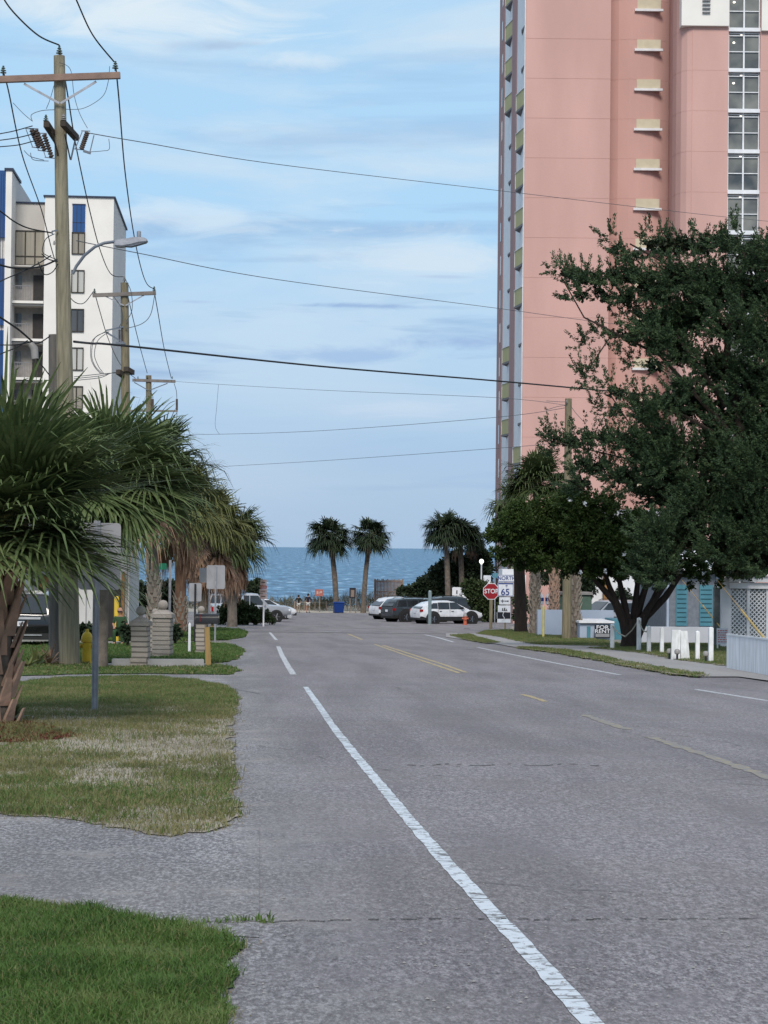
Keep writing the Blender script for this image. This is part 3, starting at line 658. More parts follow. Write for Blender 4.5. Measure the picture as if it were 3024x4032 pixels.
# pole 2
o, b2, t2 = pole('p', 505, d(269,611), YP2, .23, .165, 'second wooden utility pole from the camera, in front of the white apartment tower', M['wood'])
D2 = lambda x, y, dy=0: P(*d(x, y), YP2+dy)
part('crossarm', MB().bar(D2(200,638,-.2), D2(337,633,-.2), .11, .16), M['armg'], o, world=True, bev=.008)
for a, b_ in (((228,640),(268,660)), ((312,637),(271,660))): part('brace', MB().bar(D2(*a,-.2), D2(*b_,-.22), .02, .05), M['galv'], o, world=True)
insul(o, D2(269,610), 'insulg', .8); insul(o, D2(204,636,-.2), 'insul', .8); insul(o, D2(333,631,-.2), 'insul', .8)
for k, (x0,y0,x1,y1) in enumerate(((258,712,258,740),(263,712,263,742))):
    part('fuse_cutout', MB().tube([D2(x0,y0,-.2), D2(x1,y1,-.2)], .04, 8), M['fuse'], o, True, True)
part('platform', MB().bar(D2(228,714,-.2), D2(266,706,-.2), .06).bar(D2(230,718,-.2), D2(266,740,-.2), .07).bar(D2(250,740,-.2), D2(270,742,-.2), .08), M['galvd'], o, world=True)
for pts in ([(245,640),(262,665),(264,690),(258,706)],[(334,638),(325,680),(305,700),(270,710)],[(269,600),(283,630),(285,670),(272,695)],
            [(232,716),(205,730),(198,765),(205,790),(222,808)],[(236,716),(212,735),(204,765),(212,790),(225,808)],[(228,716),(200,735),(196,770),(204,792),(218,808)]):
    loop_part(o, [D2(x,y,-.25) for x,y in pts], .016, 'wireg')
part('lower_crossarm', MB().bar(D2(255,803,-.5), D2(268,812,0), .2, .2).bar(D2(272,797,-.3), D2(286,805,.4), .2, .2), M['armd'], o, world=True)
for yy in (808, 812, 816):
    loop_part(o, [D2(262,804,-.3), D2(240,806,-.3), D2(215,yy,-.3), D2(160,yy+6,-.3)], .016, 'wireg', 'cable')
wire('power_line', [(204,630,86),(215,670,93),(235,735,105),(262,790,118),(292,817,130)], .02, 'overhead wire from the left end of the second crossarm to the third')
wire('power_line', [(268,600,86),(282,665,97),(300,740,112),(318,806,130)], .02, 'overhead wire between the tops of the second and third poles')
wire('power_line', [(333,628,86),(342,680,97),(355,755,113),(370,817,130)], .02, 'overhead wire from the right end of the second crossarm to the third')
# pole 3
o, b3, t3 = pole('p', 595, d(321,811), YP3, .24, .18, 'third and smallest wooden utility pole rising behind the left palms', M['wood'])
D3 = lambda x, y, dy=0: P(*d(x, y), YP3+dy)
part('crossarm', MB().bar(D3(286,821,-.2), D3(379,824,-.2), .13, .18), M['armg'], o, world=True, bev=.008)
part('lower_crossarm', MB().bar(D3(262,887,-.2), D3(384,888,-.2), .11, .12), M['armg'], o, world=True)
for a, b_ in (((290,826),(320,843)), ((362,828),(323,843))): part('brace', MB().bar(D3(*a,-.2), D3(*b_,-.22), .04, .06), M['galvd'], o, world=True)
for x in (298, 318, 372): insul(o, D3(x,819,-.2), 'insul', .6)
for x in (330, 382):
    part('fuse_cutout', MB().tube([D3(x,862,-.2), D3(x,886,-.2)], .07, 8), M['fuse'], o, True, True)
for pts in ([(376,828),(381,845),(382,862)],[(325,845),(330,855),(330,862)],[(350,888),(365,872),(378,866)],[(382,890),(381,905),(370,915)]):
    loop_part(o, [D3(x,y,-.25) for x,y in pts], .02, 'wireg')
# wires that cross the street
wire('power_line', [(190,287,46.2),(300,306,50),(600,355,62),(1080,412,78),(1570,469,92),(1900,500,100)], .011, 'highest thin wire crossing the sky from the nearest pole to the pink tower', 'wireg', smooth_n=12)
wire('power_line', [(165,520,46.4),(300,547,52),(600,604,64),(1075,666,80),(1330,700,87),(1760,748,98)], .011, 'second thin wire crossing the sky below the street lamp', 'wireg')
wire('power_cable', [(160,738,46.6),(200,742,49),(280,748,52),(700,792,64),(1075,823,72),(1430,855,80),(1800,885,88)], .03, 'thick black cable crossing the sky at mid height')
wire('power_line', [(379,824,130),(470,830,124),(700,843,110),(1070,859,92),(1228,876,84)], .011, 'thin wire from the third pole to the pole on the right', 'wireg')
wire('power_line', [(330,938,130),(470,938,124),(700,930,112),(1065,902,95),(1228,880,84)], .012, 'faint thin wire low over the street from the left palms to the right', 'wireg')
wire('power_line', [(330,1020,130),(480,1008,124),(700,995,112),(1065,969,95),(1228,955,84)], .011, 'lowest faint wire above the sea horizon', 'wireg')
wire('drop_wire', [(472,831,124),(468,880,124),(465,920,124),(474,938,124)], .011, 'thin vertical drop wire joining two crossing wires', 'wireg')
# pole 4 on the right
o, b4, t4 = pole('p', 2232, d(1228,861), 84.0, .2, .14, 'grey wooden utility pole among the palm trunks on the right side', M['wood'])
D4 = lambda x, y, dy=0: P(*d(x, y), 84+dy)
for pts in ([(1228,868),(1210,868),(1180,866)],[(1228,876),(1205,878),(1180,886)],[(1230,872),(1242,890),(1262,912)]): loop_part(o, [D4(x,y) for x,y in pts], .012, 'wireg')
insul(o, D4(1224,872,-.2), 'insulg', .5)
# guy wires right
for (x0,y0,x1,y1,Y0,Y1,lab) in ((1255,520,1430,735,80,70,'orange and yellow guarded guy wire slanting down in front of the grey cottage'),(1450,530,1660,790,58,50,'yellow guarded guy wire slanting down in front of the white lattice')):
    a, b_ = P(*z6(x0,y0), Y0), P(*z6(x1,y1), Y1); g_ = thing('guy_wire', lab, 'guy wire', b_, group='guy wires')
    part('guard', MB().tube([a.lerp(b_, .35), b_], .028, 8), M['pole_y'], g_, True, True)
    part('wire', MB().tube([a+(a-b_)*.4, b_], .012, 6), M['oldwood'], g_, True, True)

# ------------------------------------------------------------------ TREES helper
def tufts(centers, dirs, length, width, nb, spread, m, name, parent, gravity=0.0, fold=False):
    """clusters of narrow leaf blades, built with numpy"""
    c = np.repeat(np.asarray(centers), nb, 0); dd = np.repeat(np.asarray(dirs), nb, 0); n_ = len(c)
    v = dd + rng.normal(0, spread, (n_,3)); v[:,2] -= gravity; v /= np.linalg.norm(v, axis=1)[:,None]
    L = length*rng.uniform(.5, 1.3, n_)[:,None]; a = rng.normal(0,1,(n_,3)); s_ = np.cross(v, a); s_ /= np.linalg.norm(s_, axis=1)[:,None]
    w = width*rng.uniform(.6,1.3,n_)[:,None]; c = c + rng.normal(0, length*.3, (n_,3)); mid = c + v*L*.5
    V = np.stack([c, mid+s_*w*.5, c+v*L, mid-s_*w*.5], 1).reshape(-1,3)
    off_ = np.array(parent.location) if parent else 0
    o = bpy.data.objects.new(name, raw_mesh(name, V-off_, n_, m, 4)); link(o)
    if parent: o.parent = parent
    return o
def blob_points(blobs, Y0, per, shell=.55, depthf=1.0, kx=K, zf=.85):
    """blobs: (x,y,r) in view units at distance about Y0"""
    C, Dn = [], []
    for bx in blobs:
        x, y, r = bx[:3]; dY = bx[3] if len(bx) > 3 else random.uniform(-1,1)*1.1
        c = np.array(P(*d(x, y), Y0+dY)); rm = r*K*Y0/F_; n_ = max(6, int(per*rm*rm))
        u = rng.normal(0,1,(n_,3)); u /= np.linalg.norm(u, axis=1)[:,None]
        rad = rm*rng.uniform(shell,1.05,n_)**.7; rad *= 1+.25*np.sin(u[:,0]*7+x)*np.sin(u[:,2]*6+y)
        C.append(c + u*rad[:,None]*np.array([1,depthf,zf])); Dn.append(u)
    return np.concatenate(C), np.concatenate(Dn)

# cedar
cb = [(1208,578,13),(1225,590,18),(1250,602,24),(1285,604,27),(1325,598,28),(1365,596,30),
 (1318,512,12),(1338,535,18),(1365,555,24),(1398,505,11),(1412,525,20),(1445,535,26),(1480,528,24),(1515,530,28),(1552,520,22),(1582,498,14),(1575,525,20),(1610,545,30),(1645,565,36),
 (1232,640,14),(1258,640,16),(1300,638,20),(1350,640,26),(1400,615,38),(1450,600,42),(1510,600,44),(1570,610,48),(1645,640,50),
 (1345,685,11),(1372,672,15),(1395,685,22),(1440,690,34),(1500,690,44),(1580,710,50),(1650,740,50),
 (1285,710,13),(1300,730,15),(1335,722,18),(1370,730,20),(1420,745,24),(1262,745,8),(1256,805,12),(1270,820,14),(1290,795,8),(1330,765,14),(1365,775,14),
 (1470,765,34),(1550,800,48),(1630,830,55),(1410,790,18),(1312,830,14),(1335,850,20),(1300,870,14),(1372,865,20),(1328,890,18),(1395,900,26),(1450,870,32),(1500,880,42),(1580,900,55),(1650,930,60),
 (1182,935,11),(1200,948,16),(1228,955,20),(1262,952,22),(1300,945,24),(1350,950,32),(1400,970,38),(1450,970,45),(1530,990,55),(1620,1020,65),
 (1200,975,9),(1255,1000,20),(1290,1010,30),(1350,1030,42),(1430,1060,52),(1520,1090,60),(1610,1120,66),(1480,1160,50),(1560,1180,52),(1640,1200,48),(1250,1045,28),(1600,1225,25),(1690,560,60),(1700,700,70),(1700,860,70),(1700,1000,70),(1700,1120,70)]
base = B(3160, 60.0)
ced = thing('cedar_tree', 'big dark windswept cedar with ragged sprays and limbs reaching left, right edge of the photo', 'tree', base)
cb += [(random.uniform(1390,1690), random.uniform(930,1235), random.uniform(24,44)) for _ in range(34)] + [(random.uniform(1400,1520), random.uniform(640,930), random.uniform(18,30)) for _ in range(14)] + [(random.uniform(1520,1700), random.uniform(600,920), random.uniform(18,34)) for _ in range(14)]
def plumes(C0, D0, L, n_seg, R0, leaf, wd, nb, m, name, parent):
    D0 = D0/np.linalg.norm(D0, axis=1)[:,None]; Cs, Ds = [], []
    for k in range(n_seg):
        t = k/(n_seg-1); rr_ = R0*(1-.85*t); bend = np.array([0,0,.12])*t*t
        Cs.append(C0 + D0*L[:,None]*t + bend + rng.normal(0,1,C0.shape)*rr_); Ds.append(D0 + rng.normal(0,.18,C0.shape))
    return tufts(np.concatenate(Cs), np.concatenate(Ds), leaf, wd, nb, .3, m, name, parent)
cbl = [b for b in cb if b[0] < 1440 and b[1] < 930 or b[1] < 560]; cbd = [b for b in cb if b not in cbl]
Ca, Da = blob_points(cbl, 60.0, 120, .35, zf=.68); Cb_, Db = blob_points(cbd, 60.0, 135, .55, zf=.75)
Cc, Dc = np.concatenate([Ca, Cb_]), np.concatenate([Da, Db])
Dc = Dc*.75 + np.array([-.45,0,.38]); plumes(Cc, Dc, rng.uniform(.2,.55,len(Cc)), 7, .035, .085, .034, 13, M['cedar'], 'crown', ced)
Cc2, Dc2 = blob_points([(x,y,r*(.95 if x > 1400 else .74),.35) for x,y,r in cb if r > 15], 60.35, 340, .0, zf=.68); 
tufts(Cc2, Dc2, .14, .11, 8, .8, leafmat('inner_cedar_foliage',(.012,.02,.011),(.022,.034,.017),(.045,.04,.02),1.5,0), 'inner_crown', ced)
trk = [B(3160,60)-Vector((0,0,.1)), P(3110,2300,60), P(3040,2080,60), P(2970,1880,60), P(2925,1720,60.1), P(2885,1540,60.2), P(2860,1400,60.3), P(2880,1250,60.3), P(2920,1050,60.2)]
mbt = MB().tube(trk, [.3,.25,.22,.19,.16,.14,.11,.08,.04], 10)
for pts in ([(2940,1780),(2700,1640),(2450,1560)],[(2870,1700),(2600,1400),(2300,1250),(2210,1090)],[(2880,1300),(2700,1080),(2480,960)],[(2950,1900),(2700,1860),(2400,1790),(2190,1740)],[(2910,1850),(3040,1650),(3150,1500)],[(2860,1600),(2650,1300),(2400,1330),(2300,1480)],[(2880,1250),(2960,1080),(2900,930)],[(2960,1860),(2800,1760),(2500,1700),(2400,1550)],[(2880,1760),(2960,1560),(3024,1500)]):
    mbt.tube([P(x,y,60.1) for x,y in pts], [.09,.05,.025][:len(pts)] + [.018]*(max(0,len(pts)-3)), 6)
part('trunk', mbt, M['barkc'], ced, True, True)
# broadleaf tree
mbb = [(1062,1158,16),(1078,1150,24),(1102,1132,30),(1122,1175,36),(1150,1108,34),(1180,1155,44),(1205,1095,38),(1240,1078,38),(1252,1145,52),(1300,1095,45),(1312,1175,52),(1370,1150,55),(1380,1205,42),(1440,1190,46),(1098,1205,22),(1130,1215,22),(1162,1215,26),(1220,1220,26),(1280,1232,22),(1500,1220,32),(1560,1225,26),(1342,1240,16),(1400,1250,14),(1072,1190,12),(1115,1095,14),(1450,1240,16),(1520,1248,14),(1590,1235,16),(1330,1230,26),(1250,1215,30),(1640,1230,20),(1425,1255,9),(1490,1265,8),(1555,1262,9),(1300,1255,9)]
base = B(2479, 69.0)
myr = thing('crape_myrtle_tree', 'dark multi-stemmed broadleaf tree with a wide low crown behind the white posts', 'tree', base)
mbb += [(random.uniform(1110,1620), random.uniform(1110,1225), random.uniform(18,34)) for _ in range(40)]
Cc, Dc = blob_points(mbb, 69.0, 800, .25); tufts(Cc, Dc, .11, .062, 12, .8, M['myrtle'], 'crown', myr)
mbt = MB()
stems = [[(2479,2560),(2470,2480),(2440,2400),(2400,2310),(2370,2220),(2350,2100)],[(2479,2560),(2475,2470),(2460,2380),(2440,2290),(2450,2180)],[(2485,2560),(2490,2470),(2500,2390),(2510,2300),(2490,2180)],
 [(2490,2560),(2510,2470),(2550,2400),(2600,2330),(2640,2270),(2700,2200)],[(2490,2560),(2515,2460),(2570,2370),(2600,2300),(2620,2180)],[(2485,2560),(2500,2450),(2530,2350),(2560,2260),(2560,2150)],[(2479,2560),(2455,2450),(2420,2370),(2340,2280),(2280,2230)],[(2490,2540),(2540,2430),(2620,2350),(2680,2260)]]
for k, st in enumerate(stems):
    mbt.tube([P(x,y,69+(k%3-1)*.12) for x,y in st], [.2,.15,.12,.09,.07,.05][:len(st)], 9)
mbt.tube([B(2480,69.0)-Vector((0,0,.1)), P(2481,2520,69), P(2488,2440,69)], [.36,.3,.27], 14)
part('trunk', mbt, M['bark'], myr, True, True)
fl = MB()
for _ in range(26):
    x, y = random.uniform(1180,1560), random.uniform(1060,1240); p = P(*d(x,y), 67.0)
fp, fd = blob_points([(1230,1079,3,-3),(1262,1088,3,-3)]+[(random.uniform(1230,1520),random.uniform(1170,1245),1.2,-2.6) for _ in range(12)], 69, 300, 0)
tufts(fp, fd, .07, .06, 3, .8, M['white'], 'blossoms', myr)

# palms
def palm(px, base_Y, crown, Y, rad, nf, label, mtrunk='ptrunk', rt=.2, green='frondf', boots=None, skirt=0, seg=22, width=.045, up=.0, group='palms', arc=None, petiole=.45, bootr=None, leanb=None, droop=.9, seedv=0, elmin=-.42):
    """fan palm: crown centre in view px, radius in metres"""
    rs = random.Random(int(px)+seedv); b_ = B(px, base_Y) if leanb is None else leanb; c = P(crown[0], crown[1], Y)
    o = thing('palm_tree', label, 'palm tree', b_, group=group)
    n_ = 9; pts = []
    for k in range(n_):
        t = k/(n_-1); p = b_.lerp(c, t); p.x += (c.x-b_.x)*(-.18*math.sin(math.pi*t)); p.z -= .15 if k == 0 else 0; pts.append(p)
    part('trunk', MB().tube(pts, [rt*(1.15-.25*k/(n_-1)+.15*(k == 0)) for k in range(n_)], 14), M[mtrunk], o, True, True)
    if boots:
        mbb_ = MB(); z0, z1, mt = boots; H = c.z-b_.z
        N = int((z1-z0)*H/.085)*3
        for k in range(N):
            t = z0+(z1-z0)*k/N; a = k*2.4+rs.uniform(-.2,.2); q = t*(n_-1); i = min(int(q), n_-2); p = pts[i].lerp(pts[i+1], q-i)
            dr = Vector((math.cos(a), math.sin(a), 0)); sd = Vector((-math.sin(a), math.cos(a), 0)); r_ = rt*(1.1-.25*t); bl = (bootr or .22)*rs.uniform(.6,1.3)
            s0 = p+dr*r_*.9; s1 = p+dr*(r_+bl*.45)+zz*bl; wv = .055*rs.uniform(.7,1.2)*(bl/.22)**.5
            mbb_.add([s0-sd*wv*1.3-zz*.05, s0+sd*wv*1.3-zz*.05, s1+sd*wv*.6, s1-sd*wv*.6, s0-sd*wv*1.3-zz*.05+dr*.05, s0+sd*wv*1.3-zz*.05+dr*.05, s1+sd*wv*.5+dr*.02, s1-sd*wv*.5+dr*.02], [(3,2,1,0),(4,5,6,7),(0,1,5,4),(1,2,6,5),(2,3,7,6),(3,0,4,7)])
        part('boots', mbb_, M[mt], o, world=True)
    VV = {'g': [], 'd': []}; stalks = MB()
    for fi in range(nf+skirt):
        dead = fi >= nf
        az = rs.uniform(0, 2*math.pi) if arc is None else rs.uniform(*arc)
        el = math.asin(rs.uniform(elmin, 1.0)) if not dead else R(rs.uniform(-88,-42))
        el += up
        h = Vector((math.cos(az)*math.cos(el), math.sin(az)*math.cos(el), math.sin(el)))
        pl = rad*petiole*rs.uniform(.85,1.2); s = c + (zz*rs.uniform(-.1,.15) if not dead else -zz*rs.uniform(0,.5)); grav = rad*(.10 if not dead else .2)
        root = s + h*pl - zz*grav*.5
        stalks.tube([s, s+h*pl*.5-zz*grav*.12, root], [.022,.016,.012], 4, False)
        fwd = (root-(s+h*pl*.5)).normalized(); side = fwd.cross(zz)
        if side.length < .1: side = Vector((1,0,0))
        side.normalize(); side = (side*math.cos(rs.uniform(-.5,.5)) + zz*math.sin(rs.uniform(-.5,.5))*.6).normalized(); upn = side.cross(fwd)
        bl = rad*(1-petiole)*rs.uniform(.85,1.25)*(.72 if dead else 1)
        for q in range(seg):
            th = (q/(seg-1)-.5)*R(230 if not dead else 150); L = bl*(1-.28*abs(th)/2)*rs.uniform(.88,1.1)
            dv = (fwd*math.cos(th)+side*math.sin(th) + upn*.12*abs(math.sin(th))).normalized(); st = root + fwd*bl*.18*math.cos(th)*.5
            wd = width*rs.uniform(.75,1.2); nrm = upn
            sv = dv.cross(nrm).normalized()
            dg = droop*rs.choice((.15,.4,.8,1.2,1.7))*(1.2 if dead else 1)
            p1 = st + dv*L*.45 - zz*L*.03*dg; p2 = st + dv*L*.78 - zz*L*.17*dg; p3 = st + dv*L*(.98) - zz*L*.5*dg
            VV['d' if dead else 'g'] += [st-sv*wd*.15, st+sv*wd*.15, p1+sv*wd*.5, p1-sv*wd*.5, p1-sv*wd*.5, p1+sv*wd*.5, p2+sv*wd*.32, p2-sv*wd*.32, p2-sv*wd*.32, p2+sv*wd*.32, p3+sv*wd*.05, p3-sv*wd*.05]
    for key, nm, mm in (('g','crown',green),('d','dead_fronds','frondd')):
        if VV[key]:
            A = np.array([tuple(v) for v in VV[key]]) - np.array(b_)
            q = bpy.data.objects.new(nm, raw_mesh(nm, A, 0, M[mm], 4)); link(q); q.parent = o
    part('leaf_stalks', stalks, M['frondy'] if not skirt else M['boot'], o, True, True)
    return o
G1 = 'palms on the left side of the street'
palm(-14, 24.6, d(6,1142), 24.6, 2.0, 62, 'large palm nearest the camera at the left edge with broad green fronds', rt=.17, green='frond', boots=(.0,.95,'boot'), seg=44, width=.048, group=G1, bootr=.32, petiole=.36, up=.05, droop=.32, elmin=-.3)
palm(402, 44.5, d(232,1055), 44.5, 2.35, 76, 'second palm behind the nearest pole, slim grey trunk beside the signpost', rt=.12, green='frond', seg=38, width=.07, group=G1, petiole=.38, up=.0, droop=.5)
palm(712, 92, d(388,1090), 92, 2.7, 66, 'tall palm with a reddish trunk behind the ball-topped pillars', 'ptrunkr', .24, 'frondy', (.0,.3,'bootg'), 8, 28, .1, group=G1, up=.0)
palm(800, 104, d(445,1140), 104, 2.6, 60, 'palm with a shaggy brown skirt behind the blank road sign', 'ptrunk', .24, 'frondy', None, 60, 26, .11, group=G1)
palm(915, 116, d(500,1160), 116, 2.4, 64, 'last and lowest of the left palms, beside the open sea', 'ptrunk', .25, 'frondf', None, 60, 26, .12, group=G1, up=-.15)
palm(610, 74, d(325,1020), 74, 2.7, 56, 'palm hidden in the row between the slim one and the reddish-trunked one', 'ptrunk', .18, 'frondf', (.0,.4,'bootg'), 4, 28, .09, group=G1)
G2 = 'pair of palms at the beach end'
palm(1325, 187, z5(365,295), 187, 2.35, 84, 'left palm of the pair standing before the sea, leaning left', 'ptrunk', .24, 'bush', (.78,.95,'boot'), 0, 22, .12, group=G2, petiole=.5, up=-.2, droop=.9)
palm(1430, 187, z5(660,298), 187, 2.2, 66, 'right palm of the pair standing before the sea, more open crown', 'ptrunk', .22, 'bush', (.78,.95,'boot'), 0, 22, .12, group=G2, petiole=.5, up=-.2, droop=.9)
G3 = 'palms in the thicket right of the sea'
palm(1765, 168, z5(1205,255), 168, 2.1, 66, 'leftmost palm of the thicket between the sea and the pink tower', 'ptrunk', .22, 'bush', None, 0, 22, .12, group=G3, up=-.1)
palm(1820, 170, z5(1310,280), 170, 2.0, 60, 'middle palm of the thicket, close beside the leftmost', 'ptrunk', .22, 'bush', None, 1, 22, .12, group=G3, up=-.1)
palm(1880, 172, z5(1400,320), 172, 1.4, 36, 'smallest, rightmost palm of the thicket', 'ptrunk', .2, 'bush', None, 2, 20, .1, group=G3, up=-.1)
G4 = 'palms along the right sidewalk'
palm(2106, 97, d(1160,1045), 97, 2.0, 70, 'palm with a criss-cross booted trunk and crown showing against the pink tower', 'ptrunk', .2, 'frondf', (.0,.8,'bootg'), 0, 26, .075, group=G4, up=.1, droop=.6)
palm(2052, 103, d(1112,1100), 103, 1.7, 30, 'smooth dark palm trunk right of the route sign', 'bark', .28, 'frondf', None, 2, 20, .09, group=G4)
palm(2180, 94, d(1200,1130), 94, 1.5, 22, 'slim flaking palm trunk right of the yellow pipe', 'ptrunk', .17, 'frondf', (.0,.6,'boot'), 0, 18, .09, group=G4)
palm(2262, 86, d(1240,1140), 86, 1.5, 22, 'thick booted palm trunk beside the grey utility pole', 'ptrunk', .22, 'frondf', (.0,.95,'bootg'), 0, 18, .09, group=G4)

# shrubs
def shrub(name, blobs, Y, per, m, label, base, cat='shrub', group=None, ln=.16, wd=.1, nb=7, spread=.8, stems=None, up=.0):
    o = thing(name, label, cat, base, group=group)
    C_, D_ = blob_points(blobs, Y, per*7, .1); tufts(C_, D_+np.array([0,0,up]), ln, wd*1.25, nb+2, spread, M[m], 'foliage', o)
    mb = MB()
    for bx in blobs[:6]:
        t = P(*d(bx[0], bx[1]), Y+(bx[3] if len(bx) > 3 else 0)); mb.tube([Vector(base), Vector(base).lerp(t, .5)+Vector((.05,0,.1)), t], [.05,.035,.02], 6)
    part('stems', mb, M['bark'], o, True, True)
    return o
def zb(f, lst):   # zoom coords -> view units
    return [(f(x,y)[0]/K, f(x,y)[1]/K, r) + tuple(rest) for x, y, r, *rest in lst]
shrub('hedge', zb(z4, [(1330,470,16,0),(1370,450,22,0),(1410,455,25,0),(1460,470,24,0),(1500,480,22,0),(1550,490,18,0),(1590,505,13,0),(1340,500,16,0),(1400,505,16,0),(1450,510,14,0),(1310,510,12,0),(1520,512,10,0),(1620,518,6,0)]), 122, 55, 'hedge', 'rounded dark green hedge in front of the silver pickup truck', B(960,122), 'hedge', ln=.13, nb=9)
shrub('thicket_shrub', zb(z5, [(1050,680,22,0),(1100,660,26,1),(1150,610,30,2),(1200,580,32,0),(1250,600,34,1),(1300,560,34,2),(1370,560,36,0),(1430,520,34,2),(1400,620,38,0),(1330,660,36,0),(1240,680,30,0),(1160,690,24,0),(1000,695,14,0),(1440,640,34,1),(1450,470,26,3),(1160,540,14,2),(900,700,10,0),(950,698,12,0),(1420,420,20,3),(1260,480,20,2)]), 172, 36, 'bush', 'dark mass of wind-shaped shrubs right of the sea, behind the parked cars', B(1780,172), 'shrub', ln=.3, wd=.16)
shrub('shrub', zb(z5, [(1400,690,26,0),(1450,700,26,0),(1500,740,26,0),(1460,780,28,0),(1520,800,30,0),(1550,750,24,0),(1600,800,24,0),(1500,850,22,0),(1570,870,22,0),(1390,650,12,0)]), 140, 40, 'hedge', 'tall green shrub behind the stop sign', B(1935,140), ln=.2, wd=.12)
shrub('shrub', zb(z6, [(318,560,10,0),(335,600,13,0),(355,560,11,0),(318,640,11,0),(350,640,12,0),(372,600,9,0),(335,530,8,0)]), 118, 50, 'hedge', 'green shrub between the route sign and the smooth palm trunk', B(2040,112), ln=.16)
shrub('shrub', zb(z6, [(560,470,22,0),(600,440,24,0),(680,460,26,0),(660,500,20,0),(700,490,18,0),(530,440,18,0),(480,440,18,0),(880,540,20,0),(920,580,18,0),(1040,600,18,0),(1080,580,18,0)]), 125, 50, 'bush', 'dark background shrubs behind the green cabinet on the right', B(2280,125), ln=.2)
shrub('shrub', zb(z6, [(1170,650,8,0)]), 88, 60, 'bush', 'small shrub at the foot of the teal fence', B(2600,88)) if False else None
shrub('shrub', zb(z4, [(820,330,18,0),(850,380,24,0),(930,350,26,0),(980,400,24,0),(900,430,22,0),(1000,330,20,0),(820,420,16,0),(960,440,16,0),(1010,440,16,0)]), 100, 55, 'bush', 'dark bush behind the ball-topped pillars', B(600,100), ln=.2)
shrub('shrub', zb(z4, [(480,570,14,0),(500,600,14,0),(525,570,12,0),(540,610,12,0)]), 66, 60, 'bush', 'low dark bush between the nearest pole and the yellow hydrant', B(335,66))
shrub('shrub', zb(z4, [(770,580,14,0),(760,600,10,0)]), 64, 70, 'bush', 'round dark bush left of the nearest stone pillar', B(500,64))
shrub('shrub', zb(z4, [(1030,580,15,0),(1040,600,12,0)]), 68, 70, 'bush', 'round dark bush right of the tall stone pillar', B(690,68))
shrub('shrub', zb(z4, [(1530,300,12,0),(1500,330,14,0),(1520,350,12,0),(1480,310,10,0)]), 150, 60, 'bush', 'small dark shrub by the sea behind the pickup truck', B(1000,150), ln=.2)
shrub('flower_bush', zb(z4, [(950,360,8,0),(958,350,5,0)]), 90, 100, 'white', 'bush with pale blossoms behind the tall pillar', B(630,90), ln=.06, wd=.06) if False else None
# agave-like plants at the foot of pole 1
def rosette(px, py, n_, L, m, label, w=.05):
    p = G(px, py); o = thing('spiky_plant', label, 'plant', p, group='spiky plants by the nearest pole'); mb = MB()
    for k in range(n_):
        a = k*2.4; e = R(random.uniform(15,80)); h = Vector((math.cos(a)*math.cos(e), math.sin(a)*math.cos(e), math.sin(e))); s_ = Vector((-math.sin(a), math.cos(a), 0)); l_ = L*random.uniform(.7,1.2)
        q0, q1, q2 = Vector((0,0,.02)), h*l_*.5, h*l_-zz*l_*.15
        mb.add([q0-s_*w*.3,q0+s_*w*.3,q1+s_*w*.6,q1-s_*w*.6,q2,q1-zz*.01], [(0,1,2,3),(3,2,4),(0,5,1)])
    part('leaves', mb, m, o)
rosette(*z4(290,785), 26, .62, M['frondd'], 'brownish spiky plant left of the nearest utility pole')
rosette(*z4(215,790), 26, .55, M['frondy'], 'green spiky plant under the black car')
rosette(*z4(165,800), 18, .4, M['frondy'], 'small spiky plant near the palm trunk')
rosette(35, 2842, 40, .35, M['frond'], 'small green weed plant at the base of the nearest palm trunk', .06)

# ------------------------------------------------------------------ BUILDINGS
FZ = [45.9-2.88*k for k in range(-5, 18)]
fh = Vector((f0.x, f0.y, 0)).normalized(); rh = Vector((r0.x, r0.y, 0)).normalized()
def TW(a, dpt, z): return Vector((0,0,0)) + rh*a + fh*dpt + zz*z
tw = thing('apartment_tower', 'tall pink high-rise with stacked small yellowish windows and a glazed stair strip', 'building', TW(18,150,gz(148)))
Z0, Z1 = gz(150), 62.0
def wall_prism(pts, z0, z1):
    return MB().prism([TW(a, dd, z0) for a, dd in pts], (0,0,z1-z0))
arc = [(16.3,149.3),(16.9,148.9),(17.7,148.75),(18.5,148.8),(19.5,149.0),(20.7,149.5)]
corner = [(20.7,149.5),(20.38,145.2),(20.5,144.2),(20.75,143.5),(21.1,143.12),(21.45,143.0)]
AL = 541*146/8000
main = [(AL,146),(16.0,146),(16.0,149.4)] + arc + corner[1:] + [(24.0,143.0),(24.0,143.5),(26.25,143.5),(26.25,143.0),(40,143.0),(40,176),(AL,176)]
part('wall', wall_prism(main, Z0, Z1), M['pink'], tw, world=True)
# shallow horizontal joints
jm = MB()
def joint(p, q, z): 
    a, b_ = TW(*p, z), TW(*q, z); jm.bar(a-fh*.003, b_-fh*.003, .012, .018)
for z in FZ:
    joint((AL,145.996),(16.0,145.996),z)
    for p, q in zip(arc, arc[1:]): joint(p, q, ZC+(z-ZC)*148.8/146)
    s_ = corner[1:]+[(24.0,143.0)]
    for p, q in zip(s_, s_[1:]): joint(p, q, z)
    joint((26.25,142.998),(40,142.998),z)
jm.bar(TW(21.45,142.995,Z0), TW(21.45,142.995,46.6), .03, .012)
part('wall_joints', jm, M['pinkd'], tw, world=True)
for z in FZ[:-1]:
    z = ZC+(z-ZC)*148.8/146
    w = part('window', MB().obox(TW(19.1,148.85,z-.37), rh*.87, fh*.12, zz*.35), M['wyel'], tw, world=True)
    part('sill', MB().obox(TW(19.08,148.68,z-.80), rh*1.04, fh*.12, zz*.085), M['white'], w, world=True)
